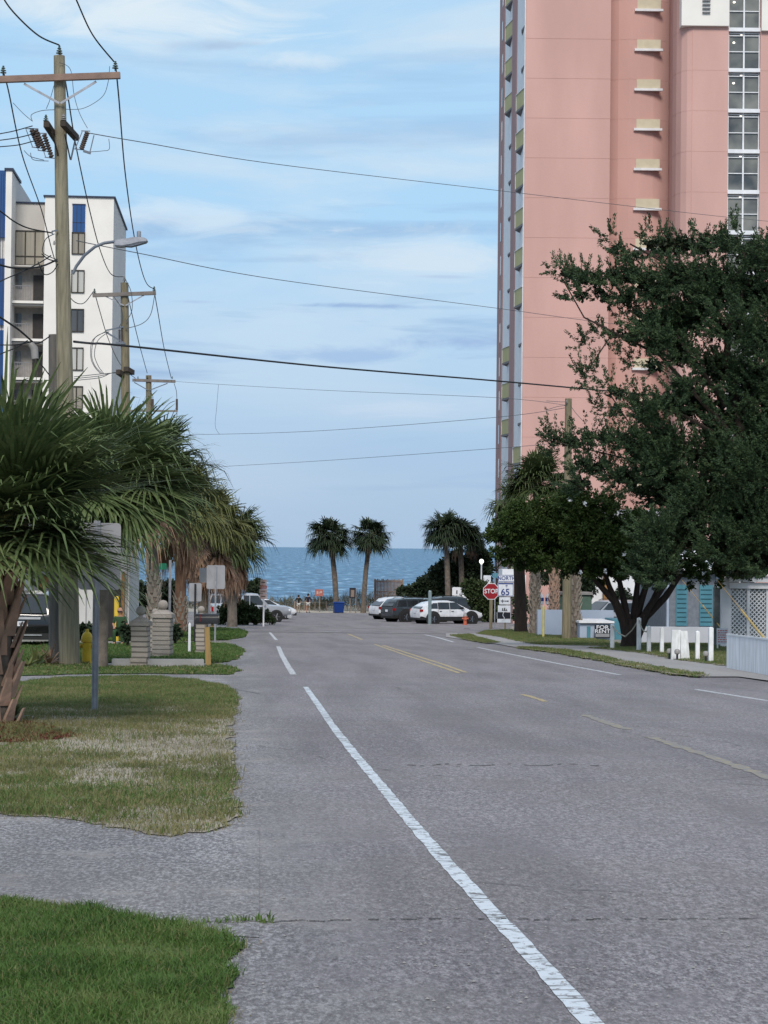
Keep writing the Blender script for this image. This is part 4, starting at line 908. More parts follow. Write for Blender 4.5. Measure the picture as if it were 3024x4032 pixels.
# white band top block
part('white_block', wall_prism([(20.62,142.7),(23.98,142.7),(23.98,144),(20.62,147)], 46.1, 62), M['stucco'], tw, world=True)
part('white_block', wall_prism([(26.28,142.7),(40,142.7),(40,144),(26.28,144)], 45.8, 62), M['stucco'], tw, world=True)
for k in range(6): part('vent_louvre', MB().obox(TW(22.35,142.6,47.0+.28*k), rh*.28, fh*.06, zz*.035), M['soff'], tw, world=True)
for z in FZ:   # glazed strip
    w = part('stair_window', MB().obox(TW(25.12,143.35,z-1.5), rh*1.08, fh*.02, zz*1.36), M['stairg'], tw, world=True)
    fr = MB().obox(TW(25.12,143.16,z+.02), rh*1.12, fh*.2, zz*.13)
    for dz, t in ((-.36,.035),(-.2,.03),(-1.5,.03),(-2.72,.05)): fr.obox(TW(25.12,143.27,z+dz), rh*1.1, fh*.05, zz*t)
    fr.obox(TW(25.12,143.255,z-1.45), rh*.055, fh*.05, zz*1.38)
    for a in (24.04, 26.2): fr.obox(TW(a,143.25,z-1.45), rh*.035, fh*.06, zz*1.4)
    part('frame', fr, M['white'], w, world=True)
    if int(z*7) % 4: part('lamp', MB().ball(TW(24.42,143.28,z-.85), .085, 10, .8), M['lampin'], w, True, True)
    part('lamp', MB().obox(TW(24.95,143.29,z-.3), rh*.08, fh*.01, zz*.03), M['lampin'], w, world=True)
# sea-side bays on the left flank
for d0, d1 in ((146.25,154.4),(160.2,170.5)):
    part('white_bay', MB().obox(TW(AL-.02,(d0+d1)/2,(Z0+Z1)/2), rh*.05, fh*(d1-d0)/2, zz*(Z1-Z0)/2-zz*.02), M['white'], tw, world=True)
part('mauve_pier', MB().obox(TW(AL-.06,157.3,(Z0+Z1)/2), rh*.07, fh*2.85, zz*(Z1-Z0)/2-zz*.03), M['mauve'], tw, world=True)
part('mauve_pier', MB().obox(TW(AL-.06,174.2,(Z0+Z1)/2), rh*.09, fh*3.6, zz*(Z1-Z0)/2-zz*.03), M['mauve'], tw, world=True)
for i, z in enumerate(FZ[:-1]):
    k = i-5
    for bay, d0 in ((0,146.3),(1,160.3)):
        yel = (bay == 0 and (1 <= k <= 6 or k >= 10)) or (bay == 1 and (k <= 0 or 7 <= k <= 9))
        ext = .42 if yel else .16; dl = 2.6 if yel else 1.6; sc_ = d0/146.3
        p0, p1, p2 = TW(AL-.05,d0,0), TW(AL-.05-ext*sc_,d0+dl,0), TW(AL-.05,d0+dl+1.2,0)
        s = part('balcony', MB().prism([p+zz*(z-1.95) for p in (p0,p1,p2)], (0,0,.16)), M['soff'], tw, world=True)
        if yel:
            part('balcony_panel', MB().prism([p0+zz*(z-1.79), p1+zz*(z-1.79), p1+fh*.08+zz*(z-1.79), p0+fh*.08+zz*(z-1.79)], (0,0,1.15)), M['yellowp'], s, world=True)
            part('balcony_frame', MB().bar(p0+zz*(z-.62), p1+zz*(z-.62), .1, .05).bar(p1+zz*(z-1.8), p1+zz*(z-.62), .05, .06), M['white'], s, world=True)
    part('slot_window', MB().obox(TW(AL-.155,173.0,z-1.2), rh*.02, fh*.5, zz*.8), M['glass'] if k % 2 else M['white'], tw, world=True)

# white apartment building left
Yw = 148.0
wb = thing('apartment_building', 'white mid-rise apartment building with blue panels and dark balconies behind the poles', 'building', B(300, Yw))
def WP(px, py, dy=0): return P(px, py, Yw+dy)
def wbox(x0, y0, x1, y1, dy0, dy1):   # picture rectangle to a box with depth; vertical edges follow world z
    a = WP(x0, y1, dy0); b_ = WP(x1, y0, dy0); xa, xb = a.x, b_.x; zc0, zc1 = a.z, b_.z
    return (xa, xb, Yw+dy0, Yw+dy1, zc0, zc1)
def XW(px, dy=0): return P(px, 1200, Yw+dy).x
def ZW(py): return P(300, py, Yw).z
zg = gz(Yw)
part('wall', MB().box(XW(172),XW(443),Yw,Yw+15,zg,ZW(777)), M['stucco'], wb, world=True, label='main white block')
part('roof_trim', MB().box(XW(171)-.1,XW(443)+.12,Yw-.12,Yw+15.1,ZW(777),ZW(771)), M['navy'], wb, world=True)
part('wall', MB().box(XW(30),XW(172)-.003,Yw+1.5,Yw+15,zg,ZW(792)), M['stucco_shade'], wb, world=True)
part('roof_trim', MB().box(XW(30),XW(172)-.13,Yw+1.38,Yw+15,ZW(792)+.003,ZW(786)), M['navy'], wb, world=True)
part('pier', MB().box(XW(24),XW(48),Yw-1.2,Yw+15.2,zg,ZW(690)), M['stucco'], wb, world=True)
part('roof_trim', MB().box(XW(24)-.1,XW(48)+.1,Yw-1.3,Yw+4,ZW(690),ZW(680)), M['navy'], wb, world=True)
part('wall', MB().box(XW(-260),XW(24)-.003,Yw-.6,Yw+15.3,zg,ZW(690)-.2), M['stucco'], wb, world=True)
for y0, y1 in ((686,948),(1030,1290),(1310,1560),(1580,1800)):
    part('blue_panel', MB().box(XW(-260),XW(22),Yw-.85,Yw-.603,ZW(y1),ZW(y0)), M['blue'], wb, world=True)
mr = MB()
for x in (-10, 3, 12): mr.box(XW(x),XW(x)+.04,Yw-.87,Yw-.853,ZW(1560),ZW(700))
part('panel_battens', mr, M['navy'], wb, world=True)
# column of windows
bp = part('blue_panel', MB().box(XW(281),XW(331),Yw-.08,Yw-.003,ZW(916),ZW(804)), M['blue'], wb, world=True)
part('panel_battens', MB().box(XW(297),XW(297)+.04,Yw-.1,Yw-.083,ZW(912),ZW(806)).box(XW(314),XW(314)+.04,Yw-.1,Yw-.083,ZW(912),ZW(806)).box(XW(281),XW(331),Yw-.1,Yw-.083,ZW(878),ZW(876)).box(XW(279),XW(333),Yw-.12,Yw-.083,ZW(807),ZW(803)), M['navy'], bp, world=True)
def window(x0,y0,x1,y1,dy,glass,mull=(.5,),hbar=()):
    w = part('window', MB().box(XW(x0),XW(x1),Yw+dy-.03,Yw+dy-.003,ZW(y1),ZW(y0)), M[glass], wb, world=True)
    fr = MB(); a, b_, c, e = XW(x0), XW(x1), ZW(y1), ZW(y0); t = .07
    fr.box(a-t,b_+t,Yw+dy-.1,Yw+dy-.033,e,e+t).box(a-t,b_+t,Yw+dy-.1,Yw+dy-.033,c-t,c).box(a-t,a,Yw+dy-.1,Yw+dy-.033,c,e).box(b_,b_+t,Yw+dy-.1,Yw+dy-.033,c,e)
    for q in mull: fr.box(a+(b_-a)*q-t*.6,a+(b_-a)*q+t*.6,Yw+dy-.095,Yw+dy-.033,c,e)
    for q in hbar: fr.box(a,b_,Yw+dy-.09,Yw+dy-.033,c+(e-c)*q-.03,c+(e-c)*q+.03)
    part('frame', fr, M['bronze'], w, world=True); return w
window(283,918,328,998,0,'curt'); 
for i, (y0, y1) in enumerate(((1067,1150),(1220,1304),(1372,1455),(1524,1608),(1678,1760),(1830,1910),(1984,2060))): window(283,y0,328,y1,0,('curtw','glass','curtw','curt','curtw','glass','curtw')[i])
window(50,903,164,1035,1.5,'curt',(.33,.67),(.25,))
part('white_panel', MB().box(XW(172)+.9,XW(172)+2.2,Yw-.2,Yw-.003,ZW(1040),ZW(1003)), M['stucco_shade'], wb, world=True) if False else None
for i, (yt, yb) in enumerate(((1052,1188),(1205,1337),(1355,1489),(1507,1640),(1660,1792),(1812,1945))):
    # dark recess: floor slab, back wall, door, window, railing
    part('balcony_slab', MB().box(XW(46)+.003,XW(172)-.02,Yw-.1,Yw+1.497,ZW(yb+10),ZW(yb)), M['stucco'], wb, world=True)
    part('balcony_ceiling', MB().box(XW(48),XW(172)-.02,Yw+.1,Yw+1.494,ZW(yt+1),ZW(yt-5)), M['stucco_shade'], wb, world=True)
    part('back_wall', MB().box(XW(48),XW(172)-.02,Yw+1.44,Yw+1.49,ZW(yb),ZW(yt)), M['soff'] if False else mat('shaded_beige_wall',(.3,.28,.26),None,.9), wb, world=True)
    part('door', MB().box(XW(122),XW(163),Yw+1.34,Yw+1.43,ZW(yb)+.02,ZW(yt+26)), M['door'], wb, world=True)
    part('window', MB().box(XW(46)+.15,XW(76),Yw+1.36,Yw+1.43,ZW(yb-58),ZW(yt+26)), M['glass'], wb, world=True)
    rl = MB().box(XW(46)+.1,XW(121),Yw-.06,Yw+.0,ZW(yb-57),ZW(yb-60))
    x = XW(46)+.12
    while x < XW(121): rl.box(x,x+.03,Yw-.045,Yw-.02,ZW(yb),ZW(yb-57)); x += .12
    part('railing', rl, M['rail'], wb, world=True)
part('wall_lamp', MB().box(XW(486,14),XW(492,14),Yw+13,Yw+13.5,ZW(1006),ZW(992)), M['galvd'], wb, world=True)

# left ground-level buildings
hb = thing('beach_house', 'white two-storey house with a railed deck above a brown gate, behind the black car', 'house', B(150, 88))
Yh = 88.0
def HX(px, Y=Yh): return P(px, 2400, Y).x
def HZ(py, Y=Yh): return P(150, py, Y).z
part('wall', MB().box(HX(-60),HX(225),Yh,Yh+8,gz(Yh),HZ(2105)), M['white'], hb, world=True)
part('deck', MB().box(HX(60),HX(223),Yh-1.6,Yh-.003,HZ(2220),HZ(2212)), M['brownw'], hb, world=True)
rl = MB().box(HX(60),HX(223),Yh-1.6,Yh-1.52,HZ(2160),HZ(2155))
x = HX(60)
while x < HX(223): rl.box(x,x+.07,Yh-1.59,Yh-1.53,HZ(2212),HZ(2160)); x += .22
part('deck_railing', rl, M['white'], hb, world=True)
part('upper_window', MB().box(HX(70),HX(200),Yh-.05,Yh-.003,HZ(2205),HZ(2120)), M['glass'], hb, world=True)
part('post', MB().box(HX(100),HX(106),Yh-1.6,Yh-1.45,gz(Yh),HZ(2221)), M['white'], hb, world=True)
gt = MB(); x = HX(155)
while x < HX(222): gt.box(x,x+.12,Yh-.3,Yh-.25,gz(Yh),HZ(2268)); x += .125
gt.box(HX(155),HX(222),Yh-.25,Yh-.2,HZ(2278),HZ(2274))
part('gate', gt, M['brownw'], hb, world=True)
part('meter_box', MB().box(HX(124),HX(148),Yh-.2,Yh-.003,HZ(2318),HZ(2246)), M['grey'], hb, world=True)
part('roof', MB().prism([Vector((HX(-60)-.5,Yh-1.8,HZ(2105))),Vector((HX(225)+.4,Yh-1.8,HZ(2105))),Vector((HX(225)+.4,Yh+4,HZ(2105)+1.6)),Vector((HX(-60)-.5,Yh+4,HZ(2105)+1.6))], (0,0,.15)), M['grey'], hb, world=True)
Ys = 76.0
sb = thing('siding_house', 'pale building with vertical board siding and a dark carport behind the signpost', 'house', B(410, Ys))
sd = MB().box(HX(305,Ys),HX(508,Ys),Ys,Ys+7,gz(Ys),P(400,2070,Ys).z)
part('wall', sd, M['sidingw'], sb, world=True)
bt = MB(); x = HX(305,Ys)
while x < HX(508,Ys)-.05: bt.box(x,x+.035,Ys-.03,Ys-.003,gz(Ys),P(400,2070,Ys).z-.02); x += .3
part('siding_battens', bt, M['grey'], sb, world=True)
part('opening', MB().box(HX(424,Ys),HX(484,Ys),Ys-.06,Ys-.032,gz(Ys),P(400,2300,Ys).z), M['door'], sb, world=True)
part('door_post', MB().box(HX(478,Ys),HX(490,Ys),Ys-.2,Ys-.062,gz(Ys),P(400,2250,Ys).z), M['brownw'], sb, world=True)
part('roof', MB().box(HX(295,Ys),HX(518,Ys),Ys-.5,Ys+7.3,P(400,2070,Ys).z+.003,P(400,2052,Ys).z), M['grey'], sb, world=True)
def bollard(px, y0, y1, Y, label, r=.09, m='yellow', cat='bollard', name='bollard'):
    p = B(px, Y); zt = P(px, y0, Y).z; h = zt-p.z
    o = thing(name, label, cat, p); part('post', MB().lathe([(r,0),(r,h-.08),(r*.8,h-.02),(r*.3,h)], (0,0,0), 14), M[m], o, True); part('base', MB().lathe([(r*1.4,0),(r*1.4,.03),(r*1.02,.04)], (0,0,0), 14), M['conc'], o); return o
bollard(190, 2345, 2420, 80, 'yellow bollard beside the roof of the black car')
bollard(459, 2347, 2450, 72, 'tall yellow bollard in front of the carport opening')
# wheeled bins
def wbin(px, Y, h, w, m, label, rz=0):
    o = thing('wheeled_bin', label, 'bin', B(px, Y), rz)
    part('bin_body', MB().hexa([(-w*.4,-w*.4,.06),(w*.4,-w*.4,.06),(w*.4,w*.4,.06),(-w*.4,w*.4,.06),(-w*.5,-w*.52,h*.92),(w*.5,-w*.52,h*.92),(w*.5,w*.5,h*.92),(-w*.5,w*.5,h*.92)]), M[m], o, bev=.02)
    part('lid', MB().hexa([(-w*.55,-w*.58,h*.925),(w*.55,-w*.58,h*.925),(w*.55,w*.55,h*.925),(-w*.55,w*.55,h*.925),(-w*.5,-w*.5,h),(w*.5,-w*.5,h),(w*.5,w*.5,h*1.02),(-w*.5,w*.5,h*1.02)]), M[m], o, bev=.015)
    for s_ in (-1, 1): part('wheel', MB().lathe([(.1,-.03),(.1,.03)], (s_*w*.42,w*.42,.1), 12, (1,0,0)), M['tyre'], o, True)
    return o
wbin(1334, 186, 1.02, 1.0, 'bin', 'large blue bin at the foot of the left beach palm')
wbin(215, 82, 1.9, .75, 'bingrey', 'dark blue bin between the black car and the nearest pole')

# ------------------------------------------------------------------ pillars, mailbox, left furniture
def pillar(x0, x1, ytop, ybase, bally, ballr, label, px_ball=None):
    xc = (x0+x1)/2; p = G(xc, ybase); Y = p.y; s_ = F_/Y; w = (x1-x0)/s_/2/1.03; h = (ybase-ytop)/s_
    o = thing('stone_pillar', label, 'pillar', p, -.15, group='ball-topped stone pillars')
    sh = MB(); n_ = int(h*.83/.115); ch = h*.83/n_
    for k in range(n_):
        j = random.uniform(-.012,.012); sh.box(-w*.93+j,w*.93+j,-w*.93,w*.93,k*ch+.012 if k else -.1,(k+1)*ch)
    part('shaft', sh, M['stone'], o, bev=.012)
    part('shaft_core', MB().box(-w*.88,w*.88,-w*.88,w*.88,0,h*.83), M['mortar'], o)
    part('cap', MB().hexa([(-w*1.1,-w*1.1,h*.832),(w*1.1,-w*1.1,h*.832),(w*1.1,w*1.1,h*.832),(-w*1.1,w*1.1,h*.832),(-w*1.1,-w*1.1,h*.91),(w*1.1,-w*1.1,h*.91),(w*1.1,w*1.1,h*.91),(-w*1.1,w*1.1,h*.91)]).hexa([(-w*1.02,-w*1.02,h*.912),(w*1.02,-w*1.02,h*.912),(w*1.02,w*1.02,h*.912),(-w*1.02,w*1.02,h*.912),(-w*.4,-w*.4,h),(w*.4,-w*.4,h),(w*.4,w*.4,h),(-w*.4,w*.4,h)]), M['stone'], o, bev=.01)
    r_ = ballr/s_; zb_ = h + (ytop-bally)/s_
    part('ball', MB().ball((0,0,zb_), r_, 18).lathe([(r_*.55,h-.02),(r_*.4,h+.05),(r_*.5,zb_-r_*.8)], (0,0,0), 12), M['stone'], o, True)
pillar(z4(778,0)[0], z4(888,0)[0], 2432, 2630, 2406, 19.5, 'nearest grey stone pillar with a ball top, left of the taller one')
pillar(z4(905,0)[0], z4(1024,0)[0], 2402, 2593, 2384, 20, 'widest stone pillar with a ball top, slightly tapered')
pillar(z4(880,0)[0], z4(960,0)[0], 2434, 2585, 2411, 14, 'stone pillar half hidden between the two front ones')
pillar(z4(1162,0)[0], z4(1222,0)[0], 2415, 2577, 2401, 14, 'pale stone pillar with a ball top directly behind the black mailbox')
# mailbox
p = G(*z4(1232,795)); s_ = F_/p.y
o = thing('mailbox', 'black mailbox on a leaning ochre wooden post at the road edge', 'mailbox', p)
X0, X1 = (z4(1156,0)[0]-z4(1232,0)[0])/s_, (z4(1292,0)[0]-z4(1232,0)[0])/s_; zt = (795-478)/1.508/s_; zl = (795-538)/1.508/s_
pts = [(0,-.12,zl),(0,.12,zl),(0,.12,zl+(zt-zl)*.55)] + [(0,.12*math.cos(a),zl+(zt-zl)*(.55+.45*math.sin(a))) for a in (R(30),R(60),R(90),R(120),R(150))] + [(0,-.12,zl+(zt-zl)*.55)]
part('box', MB().prism([(X0,b,c) for _,b,c in pts], (X1-X0,0,0)), M['boxblack'], o, bev=.008)
part('door', MB().prism([(X1+.002,b*1.05,zl+(c-zl)*1.04) for _,b,c in pts], (.02,0,0)), M['boxblack'], o)
part('flag', MB().box(X0+.1,X0+.12,-.145,-.13,zl+.05,zl+.22), M['red'], o)
part('bracket', MB().box(X0+.35,X1-.1,-.05,.05,zl-.07,zl-.005), M['oldwood'], o)
part('post', MB().hexa([(-.04,-.045,-.1),(.09,-.045,-.1),(.09,.045,-.1),(-.04,.045,-.1),(-.075,-.045,zl-.071),(.035,-.045,zl-.071),(.035,.045,zl-.071),(-.075,.045,zl-.071)]), M['oldwood'], o, bev=.006)
# white stake
p = G(*z4(1124,718)); s_ = F_/p.y; h = 188/1.508/s_
o = thing('marker_stake', 'thin white marker stake on the lawn left of the mailbox', 'stake', p); part('stake', MB().box(-.035,.035,-.02,.02,-.05,h*.94).add([(-.035,-.02,h*.94),(.035,-.02,h*.94),(.035,.02,h*.94),(-.035,.02,h*.94),(0,0,h)], [(0,1,4),(1,2,4),(2,3,4),(3,0,4)]), M['white'], o)
# low white kerb wall
a, b_ = G(*z4(665,798)), G(*z4(1215,796)); solo('low_wall', MB().box(a.x,b_.x,a.y-.12,a.y+.12,a.z-.05,a.z+.2), M['conc'], 'low pale concrete edging running behind the nearest pillar', 'wall', a, bev=.015)
a, b_ = G(*z4(470,660)), G(*z4(1040,656)); solo('low_wall', MB().box(a.x,b_.x,a.y-.06,a.y+.06,a.z-.05,a.z+.09), M['conc'], 'farther thin concrete edging across the left lawn', 'wall', a)
# yellow hydrant
def hydrant(p, h, m, mtop, label):
    o = thing('fire_hydrant', label, 'fire hydrant', p); s = h/.8
    part('barrel', MB().lathe([(.16*s,0),(.16*s,.05*s),(.11*s,.06*s),(.105*s,.5*s),(.14*s,.51*s),(.14*s,.56*s)], (0,0,0), 16), M[m], o, True)
    part('bonnet', MB().lathe([(.135*s,.562*s),(.13*s,.62*s),(.09*s,.7*s),(.04*s,.74*s),(.03*s,.8*s)], (0,0,0), 16), M[mtop], o, True)
    for ax, r_ in (((1,0,0),.05),((-1,0,0),.05),((0,-1,0),.065)): part('outlet', MB().lathe([(r_*s,.09*s),(r_*s,.17*s),(r_*1.25*s,.171*s),(r_*1.25*s,.2*s)], (0,0,.42*s), 10, ax), M[m], o, True)
hydrant(G(*z4(515,780)), .82, 'yellow', 'yellow', 'yellow fire hydrant half hidden behind the metal signpost')
hydrant(B(1832,128), .8, 'orange', 'insulg', 'orange fire hydrant with a pale top in front of the white hatchback')
# signs seen from behind
def signpost(px, Y, boards, ptop, label, cat='road sign', postw=.05, pm='galv', rz=0, name='road_sign', posts=(0,), round_=.02, group=None):
    """boards: (x0,y0,x1,y1,mat,dy) in px, at Y"""
    b0 = B(px, Y); o = thing(name, label, cat, b0, group=group)
    for pxo in posts:
        q = P(px+pxo, 2400, Y); zt = P(px+pxo, ptop, Y).z
        part('post', MB().box(q.x-postw/2,q.x+postw/2,Y-.02,Y+.02,b0.z-.2,zt).box(q.x-postw*.15,q.x+postw*.15,Y-.045,Y-.021,b0.z-.2,zt), M[pm], o, world=True)
    res = []
    for (x0,y0,x1,y1,m,dy) in boards:
        a, c = P(x0,y1,Y), P(x1,y0,Y); w, h = (c.x-a.x)/2, (c.z-a.z)/2; r_ = min(w,h)*.18
        poly = []
        for cx, cz, a0 in ((w-r_,h-r_,0),(-w+r_,h-r_,90),(-w+r_,-h+r_,180),(w-r_,-h+r_,270)):
            for t in (0,30,60,90): poly.append((cx+r_*math.cos(R(a0+t)), 0, cz+r_*math.sin(R(a0+t))))
        ctr = Vector(((a.x+c.x)/2, Y+dy, (a.z+c.z)/2))
        s = part('sign_board', MB().prism([ctr+Vector(p_) for p_ in poly], (0,.012,0)), M[m], o, world=True); res.append((s, ctr, w, h))
    return o, res
signpost(378, 27.2, [(308,2060,476,2322,'signback',.03)], 2050, 'large blank sign back on a grey metal post in the near grass', postw=.085)
signpost(848, 74, [(z4(1226,0)[0],z4(0,190)[1],z4(1337,0)[0],z4(0,330)[1],'signback',.06)], z4(0,192)[1], 'largest blank sign back on a steel post behind the mailbox', postw=.06)
signpost(823, 78, [(z4(1184,0)[0],z4(0,206)[1],z4(1234,0)[0],z4(0,292)[1],'signback',.05)], z4(0,210)[1], 'smaller square sign back left of the largest blank sign', postw=.06)
signpost(768, 72, [(z4(1122,0)[0],z4(0,296)[1],z4(1197,0)[0],z4(0,404)[1],'signback',.05)], z4(0,300)[1], 'grey sign back on a dark post left of the mailbox', postw=.07, pm='boxblack')
o, rs_ = signpost(1038, 118, [(1024,2282,1050,2304,'pinkf',-.05),(1025,2305,1051,2318,'redf',-.05),(1021,2320,1051,2336,'pinkf',-.05),(1022,2338,1051,2358,'pinkf',-.05)], 2284, 'stack of small faded red and white signs on a white post right of the hedge', postw=.09, pm='white')
for (s,c,w,h) in rs_:
    part('marks', MB().box(c.x-w*.6,c.x+w*.6,c.y-.012,c.y-.001,c.z-h*.12,c.z+h*.12), M['ink'] if s.data.materials[0] != M['redf'] else M['signw'], s, world=True)
# green street name signs in the palms
o, _r = signpost(300, 60, [(232,2118,332,2156,'greensign',-.05)], 2110, 'green street name sign half hidden by fronds beside the nearest pole', postw=.06)
o, _r = signpost(668, 84, [(586,2218,656,2242,'greensign',-.05)], 2205, 'smaller green street name sign under the reddish palm', postw=.1)
# hung small globe lamp posts etc. right
def globe_lamp(px, Y, ytop, yb, label):
    b0 = B(px, Y); o = thing('lamp_post', label, 'lamp post', b0); zt = P(px, ytop, Y).z-b0.z
    part('post', MB().lathe([(.12,0),(.12,.3),(.07,.35),(.055,zt-.45),(.09,zt-.4),(.05,zt-.32)], (0,0,0), 12), M['white'], o, True)
    part('globe', MB().ball((0,0,zt-.16), .17, 14), M['globe'], o, True)
globe_lamp(1894, 150, 2202, 0, 'white lamp post with a glowing globe in front of the dark thicket')
# STOP sign
b0 = B(1933, 115); Ysn = 115.0
o = thing('stop_sign', 'red octagonal stop sign on a brown wooden post at the junction, right', 'stop sign', b0)
zc_ = P(1930, z6(0,513)[1], Ysn).z-b0.z; r_ = .46
oc = [(r_/math.cos(R(22.5))*math.cos(R(22.5+45*k)), -.06, zc_+r_/math.cos(R(22.5))*math.sin(R(22.5+45*k))) for k in range(8)]
part('post', MB().box(-.085,.085,-.05,.05,-.2,zc_-.35).box(-.05,.05,-.045,.05,zc_-.35,zc_+.55), M['oldwood'] if False else M['wood'], o)
part('rim', MB().prism(oc, (0,.01,0)), M['signw'], o)
fc = part('face', MB().prism([(x*.93,-.066,zc_+(z-zc_)*.93) for x,y,z in oc], (0,.005,0)), M['red'], o)
text_part('STOP', .36, M['signw'], fc, (0,-.07,zc_), xs=.92)
# route sign
Ysn = 112.0; b0 = B(1990, Ysn)
o = thing('route_sign', 'white route sign reading NORTH over 65 with smaller plates below, right of the stop sign', 'route sign', b0)
def rx(x): return P(z6(x,0)[0], 2400, Ysn).x-b0.x
def rzz(y): return P(1990, z6(0,y)[1], Ysn).z-b0.z
part('post', MB().box(-.05,.05,0,.05,-.1,rzz(425)), M['wood'], o)
def plate(x0,y0,x1,y1,m='signw',edge=True):
    s = part('sign_plate', MB().box(rx(x0),rx(x1),-.03,-.012,rzz(y1),rzz(y0)), M[m], o)
    if edge:
        t = .025; a,b_,c,e = rx(x0),rx(x1),rzz(y1),rzz(y0)
        part('border', MB().box(a+.02,b_-.02,-.036,-.031,e-.04,e-.04+t).box(a+.02,b_-.02,-.036,-.031,c+.02,c+.02+t).box(a+.02,a+.02+t,-.0355,-.0312,c+.046,e-.041).box(b_-.02-t,b_-.02,-.0355,-.0312,c+.046,e-.041), M['signblue'], s)
    return s
s = plate(217,424,306,464); text_part('NORTH', .3, M['signblue'], s, ((rx(217)+rx(306))/2,-.038,(rzz(424)+rzz(464))/2+.005), xs=.95)
s = plate(215,467,300,540); text_part('65', .5, M['signblue'], s, ((rx(215)+rx(300))/2-.02,-.038,rzz(518)), xs=1.0)
part('stripe', MB().box(rx(217),rx(298),-.04,-.0375,rzz(475),rzz(470)), M['signblue'], s)
cx_ = (rx(215)+rx(300))/2+.05; cz_ = rzz(484)
part('palmetto_emblem', MB().box(cx_-.012,cx_+.012,-.041,-.038,cz_-.08,cz_).add([(cx_-.09,-.04,cz_-.03),(cx_-.03,-.04,cz_+.05),(cx_+.03,-.04,cz_+.05),(cx_+.09,-.04,cz_-.03),(cx_+.03,-.04,cz_+.01),(cx_-.03,-.04,cz_+.01)], [(0,5,1),(1,5,4,2),(2,4,3)]), M['signblue'], s)
s = plate(224,544,283,583,edge=False)
cz_ = rzz(565); part('symbol', MB().box(rx(232),rx(252),-.038,-.031,cz_-.02,cz_+.03).box(rx(240),rx(243),-.038,-.031,cz_-.1,cz_+.1).box(rx(254),rx(260),-.038,-.031,cz_-.03,cz_+.03).box(rx(262),rx(274),-.038,-.031,cz_-.035,cz_+.035), M['ink'], s)
s = plate(217,588,284,624,edge=False)
cz_ = rzz(612); part('symbol', MB().box(rx(238),rx(268),-.038,-.031,cz_-.06,cz_-.03).box(rx(240),rx(245),-.038,-.031,cz_-.029,cz_+.1).box(rx(250),rx(256),-.038,-.031,cz_-.029,cz_+.12).box(rx(260),rx(264),-.038,-.031,cz_-.029,cz_+.06), M['ink'], s)
s = plate(214,626,284,658,'ink',False)
s = plate(212,660,284,680,'signw',False)
part('side_frame', MB().box(rx(212),rx(214),-.03,-.01,rzz(680),rzz(624)).box(rx(284)+.003,rx(286),-.03,-.01,rzz(680),rzz(624)), M['signw'], o)
part('ribbon', MB().tube([(rx(248),-.06,rzz(622)),(rx(243),-.06,rzz(640)),(rx(252),-.06,rzz(655)),(rx(247),-.06,rzz(668))], .02, 6), M['signw'], o, True)
# small white/teal plates behind stop sign
signpost(1948, 118, [(z6(190,0)[0],z6(0,415)[1],z6(218,0)[0],z6(0,440)[1],'teal',-.03)], z6(0,405)[1], 'small teal street plate just above the stop sign', postw=.06)
signpost(1905, 145, [(z6(140,0)[0],z6(0,428)[1],z6(180,0)[0],z6(0,470)[1],'signw',-.03)], z6(0,440)[1], 'white plate behind the stop sign, left above it', postw=.08)
# white board sign with marks
o, r_ = signpost(1805, 150, [(z5(1253,0)[0],z5(0,668)[1],z5(1372,0)[0],z5(0,777)[1],'white',-.05)], z5(0,655)[1], 'white notice board on dark posts behind the white hatchback', postw=.12, pm='boxblack', posts=(-26,))
(s,c,w,h) = r_[0]
part('marks', MB().box(c.x-w*.5,c.x-w*.35,c.y-.012,c.y-.001,c.z+h*.1,c.z+h*.6).box(c.x-w*.52,c.x-w*.38,c.y-.012,c.y-.001,c.z-h*.45,c.z-h*.1).box(c.x+w*.15,c.x+w*.2,c.y-.012,c.y-.001,c.z-h*.6,c.z+h*.3), M['ink'], s, world=True)
# red sign and info board by the beach
o, r_ = signpost(1258, 188, [(z5(258,0)[0],z5(0,683)[1],z5(318,0)[0],z5(0,732)[1],'redf',-.05)], z5(0,690)[1], 'faded red warning sign on a post in the dune grass', postw=.1, pm='dunef')
(s,c,w,h) = r_[0]; part('marks', MB().box(c.x-w*.6,c.x-w*.2,c.y-.012,c.y-.001,c.z-h*.4,c.z+h*.5).box(c.x-w*.05,c.x+w*.1,c.y-.012,c.y-.001,c.z-h*.5,c.z+h*.4).box(c.x+w*.25,c.x+w*.7,c.y-.012,c.y-.001,c.z-h*.1,c.z+h*.5), M['pinkf'], s, world=True)
o, r_ = signpost(1388, 187, [(z5(508,0)[0],z5(0,672)[1],z5(553,0)[0],z5(0,747)[1],'ink',-.05)], z5(0,672)[1], 'dark beach information board on two pale legs between the beach palms', postw=.09, pm='dunef', posts=(-10,12))
(s,c,w,h) = r_[0]; part('poster', MB().box(c.x-w*.6,c.x+w*.6,c.y-.012,c.y-.001,c.z-h*.75,c.z+h*.6), M['dunef'], s, world=True)
